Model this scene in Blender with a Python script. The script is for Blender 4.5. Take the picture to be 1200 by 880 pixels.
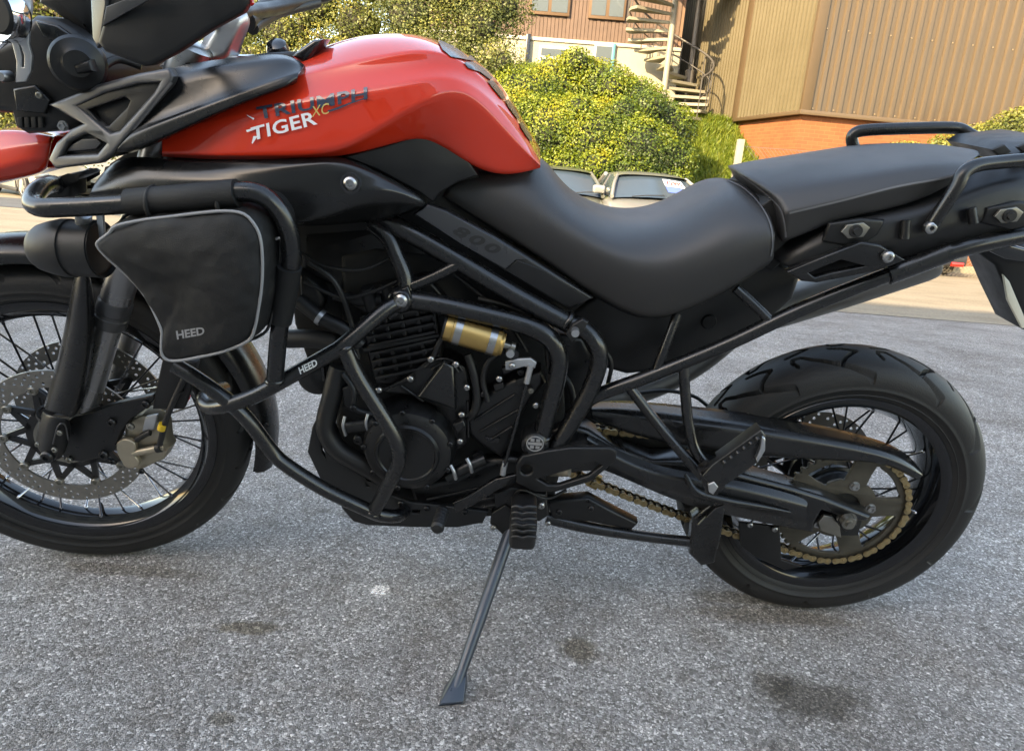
import bpy, bmesh, math, random
import numpy as np
from mathutils import Vector, Matrix, Quaternion
from mathutils.bvhtree import BVHTree

random.seed(7)
R = math.radians
sc = bpy.context.scene
for o in list(bpy.data.objects):
    bpy.data.objects.remove(o)
COL = sc.collection

# ------------------------------------------------------------------ camera
CAM = Vector((0.8949, -1.4103, 0.9142))
PITCH, YAW, ROLL, FPX = 0.28919, -0.00082, 0.07623, 819.8
LEAN = R(8.0)            # the bike rests on its side stand
STEER = 0.1613           # bars turned towards the stand side
_fw = Vector((math.sin(YAW)*math.cos(PITCH), math.cos(YAW)*math.cos(PITCH), -math.sin(PITCH)))
_r0 = Vector((math.cos(YAW), -math.sin(YAW), 0)); _u0 = _r0.cross(_fw)
_rt = _r0*math.cos(ROLL) + _u0*math.sin(ROLL); _up = _u0*math.cos(ROLL) - _r0*math.sin(ROLL)
cam_d = bpy.data.cameras.new('camera'); cam_o = bpy.data.objects.new('camera', cam_d); COL.objects.link(cam_o)
cam_d.sensor_fit = 'HORIZONTAL'; cam_d.sensor_width = 36.0; cam_d.lens = FPX/1200*36
cam_d.clip_start = 0.02; cam_d.clip_end = 800
m = Matrix((( _rt.x, _up.x, -_fw.x, CAM.x), (_rt.y, _up.y, -_fw.y, CAM.y), (_rt.z, _up.z, -_fw.z, CAM.z), (0, 0, 0, 1)))
cam_o.matrix_world = m
sc.camera = cam_o

# ------------------------------------------------------------------ sky, sun, exposure
SUN_EL, SUN_AZ = R(28), R(218.5)      # azimuth of the sun seen from the lot: behind the photographer, to his left
to_sun = Vector((math.sin(SUN_AZ)*math.cos(SUN_EL), math.cos(SUN_AZ)*math.cos(SUN_EL), math.sin(SUN_EL)))
w = bpy.data.worlds.new('World'); sc.world = w; w.use_nodes = True
nt = w.node_tree; bg = nt.nodes['Background']
sky = nt.nodes.new('ShaderNodeTexSky'); sky.sky_type = 'NISHITA'; sky.sun_disc = False
sky.sun_elevation = SUN_EL; sky.sun_rotation = SUN_AZ
sky.air_density = 1.0; sky.dust_density = 1.0; sky.ozone_density = 1.0
nt.links.new(sky.outputs[0], bg.inputs[0]); bg.inputs[1].default_value = 0.15
sd = bpy.data.lights.new('sun', 'SUN'); sd.energy = 2.3; sd.angle = R(0.5); sd.color = (1.0, 0.88, 0.68)
so = bpy.data.objects.new('sun', sd); COL.objects.link(so)
so.rotation_euler = (-to_sun).to_track_quat('-Z', 'Y').to_euler()
so.location = (0, -10, 20)
sc.view_settings.view_transform = 'Standard'; sc.view_settings.look = 'None'
sc.view_settings.gamma = 1.0; sc.view_settings.use_curve_mapping = False
sc.view_settings.exposure = 2.75
sc.view_settings.use_white_balance = True      # the phone balanced for open shade
sc.view_settings.white_balance_temperature = 8600
sc.cycles.use_denoising = True
sc.cycles.max_bounces = 6; sc.cycles.diffuse_bounces = 3; sc.cycles.glossy_bounces = 4
sc.cycles.transmission_bounces = 4; sc.cycles.transparent_max_bounces = 6
sc.cycles.caustics_reflective = False; sc.cycles.caustics_refractive = False
sc.cycles.sample_clamp_indirect = 6.0

# ------------------------------------------------------------------ geometry of the place
def ray(px, py):
    return _fw + _rt*((px-600)/FPX) - _up*((py-440)/FPX)
BIKE = Matrix.Rotation(LEAN, 4, 'X'); BIKE_I = BIKE.inverted()
_Cb = BIKE_I @ CAM
def P(px, py, y):
    """point of the bike's own frame (x to the rear, y to its right, z up) at side offset y"""
    d = BIKE_I.to_3x3() @ ray(px, py)
    return _Cb + d*((y-_Cb.y)/d.y)
def W(px, py, Y):
    d = ray(px, py)
    return CAM + d*((Y-CAM.y)/d.y)
def gz(Y):
    """the lot falls gently away behind the bike"""
    return 0.0 if Y < 2.5 else (-0.05*(Y-2.5)*min(1, (Y-2.5)/2.0) if Y < 40 else -0.05*37.5)
def gx(x, y):
    """ground height: the lot also rises a touch towards the rear wheel"""
    return gz(y)+.011*min(max(x, 0), 1.8)*max(0, min(1, (3.5-y)/2))
def G(px, py):
    lo, hi = 0.0, 60.0
    d = ray(px, py)
    for _ in range(60):
        t = (lo+hi)/2; p = CAM+d*t
        if p.z > gx(p.x, p.y): lo = t
        else: hi = t
    return CAM+d*lo

# ------------------------------------------------------------------ materials
def M(name, col, rough=.5, metal=0., coat=0., bump=0., bscale=250., var=0., vscale=25., spec=.5, rvar=.0, sheen=0., coatr=.04):
    m = bpy.data.materials.new(name); m.use_nodes = True
    n = m.node_tree.nodes; l = m.node_tree.links; b = n['Principled BSDF']
    c = (*col, 1) if len(col) == 3 else col
    b.inputs['Base Color'].default_value = c; b.inputs['Roughness'].default_value = rough
    b.inputs['Metallic'].default_value = metal; b.inputs['Coat Weight'].default_value = coat
    b.inputs['Coat Roughness'].default_value = coatr
    b.inputs['Specular IOR Level'].default_value = spec
    if sheen: b.inputs['Sheen Weight'].default_value = sheen
    tc = n.new('ShaderNodeTexCoord')
    if var or rvar:
        t = n.new('ShaderNodeTexNoise'); t.inputs['Scale'].default_value = vscale; t.inputs['Detail'].default_value = 6
        l.new(tc.outputs['Object'], t.inputs['Vector'])
        if var:
            mx = n.new('ShaderNodeMix'); mx.data_type = 'RGBA'
            mx.inputs[6].default_value = tuple(max(0, x*(1-var)) for x in c[:3])+(1,)
            mx.inputs[7].default_value = tuple(min(1, x*(1+var)) for x in c[:3])+(1,)
            l.new(t.outputs['Fac'], mx.inputs[0]); l.new(mx.outputs[2], b.inputs['Base Color'])
        if rvar:
            mr = n.new('ShaderNodeMapRange'); mr.inputs[1].default_value = .3; mr.inputs[2].default_value = .7
            mr.inputs[3].default_value = max(.02, rough-rvar); mr.inputs[4].default_value = min(1, rough+rvar)
            l.new(t.outputs['Fac'], mr.inputs[0]); l.new(mr.outputs[0], b.inputs['Roughness'])
    if bump:
        t2 = n.new('ShaderNodeTexNoise'); t2.inputs['Scale'].default_value = bscale; t2.inputs['Detail'].default_value = 4
        bp = n.new('ShaderNodeBump'); bp.inputs['Strength'].default_value = bump; bp.inputs['Distance'].default_value = .002
        l.new(tc.outputs['Object'], t2.inputs['Vector']); l.new(t2.outputs['Fac'], bp.inputs['Height'])
        l.new(bp.outputs[0], b.inputs['Normal'])
    return m
MT = {
 'red':      M('red_paint', (.60, .030, .010), .50, 0, 1.0, rvar=.04, vscale=8, spec=.15, coatr=.025, var=.04),
 'plastic':  M('black_plastic', (.0070, .0071, .0075), .40, bump=.12, bscale=900, rvar=.08, vscale=30, spec=.38, var=.3),
 'satin':    M('satin_black_plastic', (.0075, .0076, .008), .28, bump=.05, bscale=900, rvar=.08, vscale=18),
 'gloss':    M('gloss_black', (.010, .010, .011), .16, 0, .6, rvar=.05, vscale=12),
 'grey':     M('grey_satin_panel', (.075, .075, .078), .34, .45, bump=.05, bscale=800, rvar=.06),
 'frame':    M('frame_black', (.0055, .0056, .006), .27, 0, .2, bump=.06, bscale=700, rvar=.08, vscale=40),
 'engine':   M('engine_black', (.0055, .0055, .0058), .36, .1, bump=.15, bscale=500, rvar=.1, vscale=60),
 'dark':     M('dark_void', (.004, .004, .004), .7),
 'rubber':   M('tyre_rubber', (.0125, .0122, .012), .58, bump=.3, bscale=420, var=.6, vscale=7, spec=.4),
 'softrub':  M('soft_rubber', (.0055, .0055, .0058), .5, bump=.1, bscale=600),
 'vinyl':    M('seat_vinyl', (.026, .0252, .0252), .45, bump=.2, bscale=1300, rvar=.05, vscale=10),
 'fabric':   M('bag_fabric', (.0055, .0057, .0062), .56, bump=.6, bscale=1100, rvar=.1, vscale=9, spec=.35),
 'piping':   M('reflective_piping', (.21, .21, .215), .5),
 'crest':   M('side_cover_grey', (.038, .039, .042), .30, .2, rvar=.06),
 'shroud':  M('shroud_black', (.008, .0082, .0088), .25, rvar=.06, vscale=10),
 'seam':    M('seam_thread', (.10, .10, .105), .6),
 'rim':      M('black_rim', (.012, .0125, .014), .12, .5, .5, rvar=.05),
 'spoke':    M('spoke_steel', (.10, .10, .11), .28, .9),
 'spokebr':  M('bright_spoke', (.55, .56, .58), .22, 1.0),
 'disc':     M('brake_disc_steel', (.22, .207, .185), .40, .75, var=.25, vscale=60),
 'spider':   M('disc_carrier', (.016, .016, .017), .4, .2),
 'bobbin':   M('bobbin_steel', (.24, .23, .20), .35, .9, var=.15, vscale=90),
 'steel':    M('bright_steel', (.36, .36, .355), .32, 1.0, rvar=.08, vscale=60),
 'alu':      M('cast_aluminium', (.44, .45, .46), .38, .9, bump=.08, bscale=500, rvar=.08),
 'chrome':   M('chrome', (.75, .76, .78), .08, 1.0),
 'caliper':  M('caliper_bronze', (.36, .315, .24), .40, .75, bump=.08, bscale=400, var=.15, vscale=50),
 'gold':     M('gold_anodised', (.46, .30, .11), .34, .85, rvar=.05),
 'innerlink': M('chain_inner', (.05, .042, .03), .5, .6),
 'chain':    M('chain_gold', (.34, .26, .14), .40, .8, var=.35, vscale=90),
 'sprocket': M('sprocket_steel', (.095, .086, .068), .45, .7, var=.3, vscale=40),
 'forktube': M('fork_tube', (.24, .235, .235), .30, .8, rvar=.06),
 'emblem':   M('emblem_white', (.65, .65, .63), .4),
 'crestlines': M('crest_grey', (.22, .22, .22), .4),
 'white':    M('decal_white', (.75, .76, .78), .3, 0, .6),
 'navy':     M('decal_navy', (.030, .045, .075), .28, 0, .8),
 'xcgold':   M('decal_gold', (.55, .40, .13), .3, 0, .6),
 'yellow':   M('yellow_band', (.65, .42, .03), .5),
 'redlens':  M('red_lens', (.45, .012, .010), .15, 0, .6),
 'plate':    M('number_plate_edge', (.62, .60, .50), .5, var=.1),
 'silencer': M('silencer_steel', (.20, .19, .175), .45, .7, rvar=.08, var=.1),
 'skid':     M('bash_plate_black', (.014, .0145, .015), .36, .3, rvar=.08, vscale=30),
 'stand':    M('stand_painted', (.022, .030, .042), .36, .2, .2, var=.3, vscale=50, rvar=.1),
}

# ------------------------------------------------------------------ mesh helpers
def finish(me, mat, smooth=40):
    if mat is not None and not me.materials:
        me.materials.append(MT[mat] if isinstance(mat, str) else mat)
    me.validate()
    if smooth is not None and len(me.polygons):
        me.shade_smooth(); me.set_sharp_from_angle(angle=R(smooth))
    return me
def link(name, me, parent=None, label=None):
    o = bpy.data.objects.new(name, me); COL.objects.link(o)
    if parent is not None: o.parent = parent
    if label: o['label'] = label
    return o
def bmlink(name, bm, mat, parent=None, smooth=40, label=None, recalc=True):
    if recalc: bmesh.ops.recalc_face_normals(bm, faces=bm.faces)
    me = bpy.data.meshes.new(name); bm.to_mesh(me); bm.free()
    return link(name, finish(me, mat, smooth), parent, label)
def thing(name, label, cat, group=None, loc=(0, 0, 0), mat=None):
    o = bpy.data.objects.new(name, None); COL.objects.link(o); o.empty_display_size = .1
    if mat is not None: o.matrix_world = mat
    else: o.location = loc
    o['label'] = label; o['category'] = cat
    if group: o['group'] = group
    return o
def tag(o, label, cat, group=None):
    o['label'] = label; o['category'] = cat
    if group: o['group'] = group
    return o
def struct(o, kind='structure'):
    o['kind'] = kind; return o

def spline(pts, n=6, closed=False):
    """Catmull-Rom through vectors of any length"""
    a = [np.array(p, float) for p in pts]; N = len(a); out = []
    if N < 3 and not closed: 
        return [Vector(a[0]+(a[1]-a[0])*i/n) for i in range(n+1)]
    seg = N if closed else N-1
    for i in range(seg):
        if closed: p0, p1, p2, p3 = a[i-1], a[i], a[(i+1) % N], a[(i+2) % N]
        else:
            p1, p2 = a[i], a[i+1]
            p0 = a[i-1] if i else 2*p1-p2
            p3 = a[i+2] if i+2 < N else 2*p2-p1
        for k in range(n):
            t = k/n
            out.append(.5*((2*p1)+(-p0+p2)*t+(2*p0-5*p1+4*p2-p3)*t*t+(-p0+3*p1-3*p2+p3)*t**3))
    if not closed: out.append(a[-1])
    return [Vector(x) for x in out]

def tube_bm(bm, pts, r, seg=14, cap=True, closed=False, flat=None):
    """sweep a circle (or an ellipse, flat=(a,b,upvector)) along a list of Vectors"""
    n = len(pts); rs = r if isinstance(r, (list, tuple)) else [r]*n
    if len(rs) != n: rs = list(np.interp(np.linspace(0, 1, n), np.linspace(0, 1, len(rs)), rs))
    tang = []
    for i in range(n):
        a = pts[i-1] if (i or closed) else pts[i]; b = pts[(i+1) % n] if (i < n-1 or closed) else pts[i]
        tang.append((b-a).normalized())
    up = Vector((0, 0, 1)) if abs(tang[0].z) < .9 else Vector((0, 1, 0))
    nrm = tang[0].cross(up).normalized(); rings = []
    for i in range(n):
        t = tang[i]
        nrm = (nrm - t*nrm.dot(t)).normalized(); bi = t.cross(nrm)
        if flat:
            u = flat[2] - t*flat[2].dot(t); u.normalize(); v = t.cross(u)
            ring = [bm.verts.new(pts[i] + u*(math.cos(2*math.pi*k/seg)*flat[0]) + v*(math.sin(2*math.pi*k/seg)*flat[1])) for k in range(seg)]
        else:
            ring = [bm.verts.new(pts[i] + nrm*(math.cos(2*math.pi*k/seg)*rs[i]) + bi*(math.sin(2*math.pi*k/seg)*rs[i])) for k in range(seg)]
        rings.append(ring)
    for i in range(n if closed else n-1):
        a, b = rings[i], rings[(i+1) % n]
        for k in range(seg): bm.faces.new((a[k], a[(k+1) % seg], b[(k+1) % seg], b[k]))
    if cap and not closed:
        bm.faces.new(rings[0][::-1]); bm.faces.new(rings[-1])
    return bm
def tube(name, pts, r, mat, parent, n=6, seg=14, smooth=50, label=None, flat=None, closed=False):
    bm = bmesh.new(); tube_bm(bm, spline(pts, n, closed), r, seg, True, closed, flat)
    return bmlink(name, bm, mat, parent, smooth, label)
def ptube(name, pts, r, mat, parent, **k):
    """tube through (px, py, y) points of the bike's frame"""
    return tube(name, [P(*p) for p in pts], r, mat, parent, **k)

def lathe_bm(bm, prof, seg=32, axis='y', c=(0, 0, 0), a0=0., a1=2*math.pi, closedprof=False, mtx=None):
    """prof = [(radius, height along axis)]"""
    full = abs(a1-a0-2*math.pi) < 1e-6; c = Vector(c); n = seg if full else seg+1; rings = []
    for i in range(n):
        a = a0+(a1-a0)*i/seg; ca, sa = math.cos(a), math.sin(a); ring = []
        for r, h in prof:
            if axis == 'y': v = Vector((r*ca, h, r*sa))
            elif axis == 'x': v = Vector((h, r*ca, r*sa))
            else: v = Vector((r*ca, r*sa, h))
            if mtx is not None: v = mtx @ v
            ring.append(bm.verts.new(c+v))
        rings.append(ring)
    m_ = len(prof)
    for i in range(n if full else n-1):
        A, B = rings[i], rings[(i+1) % n]
        for k in range(m_ if closedprof else m_-1):
            q = [A[k], A[(k+1) % m_], B[(k+1) % m_], B[k]]
            try: bm.faces.new(q)
            except ValueError: pass
    if not full and closedprof:
        bm.faces.new(rings[0]); bm.faces.new(rings[-1][::-1])
    return bm
def lathe(name, prof, mat, parent, smooth=35, label=None, **k):
    bm = bmesh.new(); lathe_bm(bm, prof, **k)
    bmesh.ops.remove_doubles(bm, verts=bm.verts, dist=1e-6)
    return bmlink(name, bm, mat, parent, smooth, label)
def dirmat(d):
    """matrix that turns +y into direction d"""
    return Vector((0, 1, 0)).rotation_difference(Vector(d).normalized()).to_matrix()

def box_bm(bm, lo, hi, mtx=None):
    vs = [Vector((x, y, z)) for x in (lo[0], hi[0]) for y in (lo[1], hi[1]) for z in (lo[2], hi[2])]
    v = [bm.verts.new(mtx @ p if mtx is not None else p) for p in vs]
    for f in ((0, 1, 3, 2), (4, 6, 7, 5), (0, 4, 5, 1), (2, 3, 7, 6), (0, 2, 6, 4), (1, 5, 7, 3)): bm.faces.new([v[i] for i in f])
    return v
def box(name, lo, hi, mat, parent=None, bevel=0., mtx=None, label=None, seg=2):
    bm = bmesh.new(); box_bm(bm, lo, hi, mtx)
    if bevel: bmesh.ops.bevel(bm, geom=bm.edges[:], offset=bevel, segments=seg, affect='EDGES', profile=.5)
    return bmlink(name, bm, mat, parent, 40, label)

def curve_mesh(loops, extrude, bevel, res=2):
    """2D outline loops (first outer, others holes) -> solid mesh in XY with thickness in Z"""
    cu = bpy.data.curves.new('t', 'CURVE'); cu.dimensions = '2D'; cu.fill_mode = 'BOTH'
    cu.extrude = max(extrude-bevel, 1e-5); cu.bevel_depth = bevel; cu.bevel_resolution = res; cu.offset = -bevel
    for lp in loops:
        s = cu.splines.new('POLY'); s.points.add(len(lp)-1)
        for i, q in enumerate(lp): s.points[i].co = (q[0], q[1], 0, 1)
        s.use_cyclic_u = True
    o = bpy.data.objects.new('t', cu); COL.objects.link(o)
    dg = bpy.context.evaluated_depsgraph_get(); me = bpy.data.meshes.new_from_object(o.evaluated_get(dg))
    bpy.data.objects.remove(o); bpy.data.curves.remove(cu)
    bm = bmesh.new(); bm.from_mesh(me); bpy.data.meshes.remove(me)
    bmesh.ops.remove_doubles(bm, verts=bm.verts, dist=1e-6)
    return bm
def plate(name, outline, th, mat, parent, y=None, holes=(), bevel=.003, smooth=40, round_=0, label=None, res=2, bulge=None):
    """solid plate traced at (px,py,y): outer face at y, thickness th going inwards (+y on the left side).
    3-tuple points give a tilted plate (best-fit plane)."""
    def conv(lp):
        if round_: lp = [tuple(v) for v in [np.array(q) for q in spline([(*q[:2], q[2] if len(q) > 2 else y) for q in lp], round_, True)]]
        return [P(q[0], q[1], q[2] if len(q) > 2 else y) for q in lp]
    outer = conv(outline); hl = [conv(h) for h in holes]
    A = np.array([[1, p.x, p.z] for p in outer]); b = np.array([p.y for p in outer])
    if b.std() < 1e-6: cf = (b[0], 0, 0)
    else: cf = np.linalg.lstsq(A, b, rcond=None)[0]
    bm = curve_mesh([[(p.x, p.z) for p in outer]]+[[(p.x, p.z) for p in h] for h in hl], th/2, min(bevel, th*.45), res)
    for v in bm.verts:
        x, z, d = v.co.x, v.co.y, v.co.z
        yy = cf[0]+cf[1]*x+cf[2]*z + th/2 - d
        if bulge: yy += bulge(x, z)
        v.co = (x, yy, z)
    return bmlink(name, bm, mat, parent, smooth, label)

def grid(name, rows, mat, parent, crease={}, sub=2, mirror=False, closeu=False, smooth=None, thick=0., label=None, ccol={}, ends=False):
    """surface through rows of vectors; crease = {row index: sharpness}; mirror closes across y=0 by the last row"""
    bm = bmesh.new(); cl = bm.edges.layers.float.new('crease_edge')
    full = [list(r) for r in rows]
    if mirror: full = full + [[Vector((p.x, -p.y, p.z)) for p in r] for r in full[-2::-1]]
    nr = len(rows); V = [[bm.verts.new(p) for p in r] for r in full]
    n = len(V[0])
    for i in range(len(V)-1):
        for j in range(n-1): bm.faces.new((V[i][j], V[i][j+1], V[i+1][j+1], V[i+1][j]))
    if ends:
        for j in (0, n-1):
            f = bm.faces.new([V[i][j] for i in range(len(V))])
            for e in f.edges: e[cl] = ends
    bm.edges.ensure_lookup_table()
    for i in range(len(V)):
        k = i if i < nr else 2*nr-2-i
        if k in crease:
            for j in range(n-1):
                e = bm.edges.get((V[i][j], V[i][j+1]))
                if e: e[cl] = crease[k]
    for j, s in ccol.items():
        for i in range(len(V)-1):
            e = bm.edges.get((V[i][j], V[i+1][j]))
            if e: e[cl] = s
    bmesh.ops.recalc_face_normals(bm, faces=bm.faces)
    me = bpy.data.meshes.new(name); bm.to_mesh(me); bm.free()
    me.materials.append(MT[mat] if isinstance(mat, str) else mat); me.shade_smooth()
    o = link(name, me, parent, label)
    if thick:
        s = o.modifiers.new('solid', 'SOLIDIFY'); s.thickness = thick; s.offset = 0
    if sub:
        s = o.modifiers.new('sub', 'SUBSURF'); s.levels = sub; s.render_levels = sub
    return o
def rowsP(*rows):
    return [[P(*q) for q in r] for r in rows]

_bolt = {}
def bolt_mesh(kind):
    if kind in _bolt: return _bolt[kind]
    bm = bmesh.new()
    if kind == 'cap':      # button head with a recessed socket
        lathe_bm(bm, [(0, -.25), (.32, -.25), (.38, -.62), (.62, -.60), (.9, -.38), (1, -.05), (1, .3), (0, .3)], seg=14)
        mat = 'steel'
    elif kind == 'dark':
        lathe_bm(bm, [(0, -.25), (.4, -.25), (.45, -.6), (.8, -.55), (1, -.3), (1, .3), (0, .3)], seg=12); mat = 'engine'
    elif kind == 'bob':
        lathe_bm(bm, [(0, -.2), (.35, -.2), (.4, -.5), (.75, -.5), (.85, -.35), (1, -.3), (1, .3), (0, .3)], seg=16); mat = 'bobbin'
    else:                  # hexagon nut with washer
        lathe_bm(bm, [(0, -.5), (.35, -.5), (.4, -.75), (.82, -.75), (.86, -.1)], seg=6)
        lathe_bm(bm, [(.6, -.1), (1.05, -.1), (1.05, .2), (0, .2)], seg=16); mat = 'steel'
    bmesh.ops.remove_doubles(bm, verts=bm.verts, dist=1e-5)
    bmesh.ops.recalc_face_normals(bm, faces=bm.faces)
    me = bpy.data.meshes.new(kind+'_bolt'); bm.to_mesh(me); bm.free(); finish(me, mat, 30); _bolt[kind] = me
    return me
def bolt(px, py, y, r, parent, kind='cap', name='bolt', d=None, at=None):
    o = link(name, bolt_mesh(kind), parent)
    p = at if at is not None else P(px, py, y)
    q = Matrix.Identity(3) if d is None else dirmat(-Vector(d))
    o.matrix_local = Matrix.Translation(p) @ q.to_4x4() @ Matrix.Scale(r, 4)
    return o

def drape(name, loops, target, mat, parent, off=.0008, cut=12, label=None, bmin=None, mapf=None):
    """lay a thin decal on a surface: outline loops in px, cast on to the target object's own surface"""
    dg = bpy.context.evaluated_depsgraph_get()
    ev = target.evaluated_get(dg); me = ev.to_mesh()
    bvh = BVHTree.FromPolygons([v.co.copy() for v in me.vertices], [tuple(p.vertices) for p in me.polygons])
    ev.to_mesh_clear()
    bm = bmin if bmin is not None else curve_mesh([[(x, y_) for x, y_ in lp] for lp in loops], 1e-5, 0.)
    if bmin is None:
        low = [v for v in bm.verts if v.co.z < 0]
        bmesh.ops.delete(bm, geom=low, context='VERTS')
    bmesh.ops.triangulate(bm, faces=bm.faces[:])
    for _ in range(6):
        es = [e for e in bm.edges if e.calc_length() > cut]
        if not es: break
        bmesh.ops.subdivide_edges(bm, edges=es, cuts=1)
        bmesh.ops.triangulate(bm, faces=[f for f in bm.faces if len(f.verts) > 4])
    M3 = BIKE_I.to_3x3(); dead = []
    for v in bm.verts:
        x, y_ = (v.co.x, v.co.y) if mapf is None else mapf(v.co.x, v.co.y)
        d = (M3 @ ray(x, y_)).normalized()
        h = bvh.ray_cast(_Cb, d)
        if h[0] is None: dead.append(v); continue
        n_ = h[1] if h[1].dot(d) < 0 else -h[1]
        v.co = h[0] + n_*off
    if dead: bmesh.ops.delete(bm, geom=dead, context='VERTS')
    bmesh.ops.recalc_face_normals(bm, faces=bm.faces)
    me = bpy.data.meshes.new(name); bm.to_mesh(me); bm.free()
    return link(name, finish(me, mat, 60), parent, label)
def text_bm(body, bold=.02, shear=0., spacing=1.):
    cu = bpy.data.curves.new('t', 'FONT'); cu.body = body; cu.offset = bold; cu.shear = shear; cu.space_character = spacing
    cu.align_x = 'LEFT'; cu.size = 1; cu.resolution_u = 3
    o = bpy.data.objects.new('t', cu); COL.objects.link(o)
    dg = bpy.context.evaluated_depsgraph_get(); me = bpy.data.meshes.new_from_object(o.evaluated_get(dg))
    bpy.data.objects.remove(o); bpy.data.curves.remove(cu)
    bm = bmesh.new(); bm.from_mesh(me); bpy.data.meshes.remove(me)
    xs = [v.co.x for v in bm.verts]; ys = [v.co.y for v in bm.verts]
    x0, x1, y0, y1 = min(xs), max(xs), min(ys), max(ys)
    for v in bm.verts: v.co = ((v.co.x-x0)/(x1-x0), (v.co.y-y0)/(y1-y0), 0)
    return bm
def quadmap(tl, tr, bl, br):
    def f(u, v):
        return tuple((tl[i]*(1-u)+tr[i]*u)*v + (bl[i]*(1-u)+br[i]*u)*(1-v) for i in (0, 1))
    return f
def text_on(name, body, quad, target, mat, parent, bold=.02, shear=0., label=None, off=.0009, spacing=1.):
    bm = text_bm(body, bold, shear, spacing); qm = quadmap(*quad)
    for v in bm.verts: v.co = (*qm(v.co.x, v.co.y), 0)
    return drape(name, None, target, mat, parent, off, 4, label, bmin=bm)
# ================================================================== the place: ground, yard, bank
def nodes_mat(name):
    m = bpy.data.materials.new(name); m.use_nodes = True
    return m, m.node_tree.nodes, m.node_tree.links, m.node_tree.nodes['Principled BSDF']
def ramp(n, stops, interp='LINEAR'):
    r = n.new('ShaderNodeValToRGB'); r.color_ramp.interpolation = interp; e = r.color_ramp.elements
    while len(e) < len(stops): e.new(.5)
    for el, (p, c) in zip(e, stops): el.position = p; el.color = (*c, 1) if len(c) == 3 else c
    return r
def mixc(n, l, fac, a, b, mode='MIX'):
    mx = n.new('ShaderNodeMix'); mx.data_type = 'RGBA'; mx.blend_type = mode; mx.clamp_factor = True
    for sock, v in ((mx.inputs[0], fac), (mx.inputs[6], a), (mx.inputs[7], b)):
        if isinstance(v, (int, float)): sock.default_value = v
        elif isinstance(v, tuple): sock.default_value = (*v, 1)
        else: l.new(v, sock)
    return mx.outputs[2]
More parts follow.
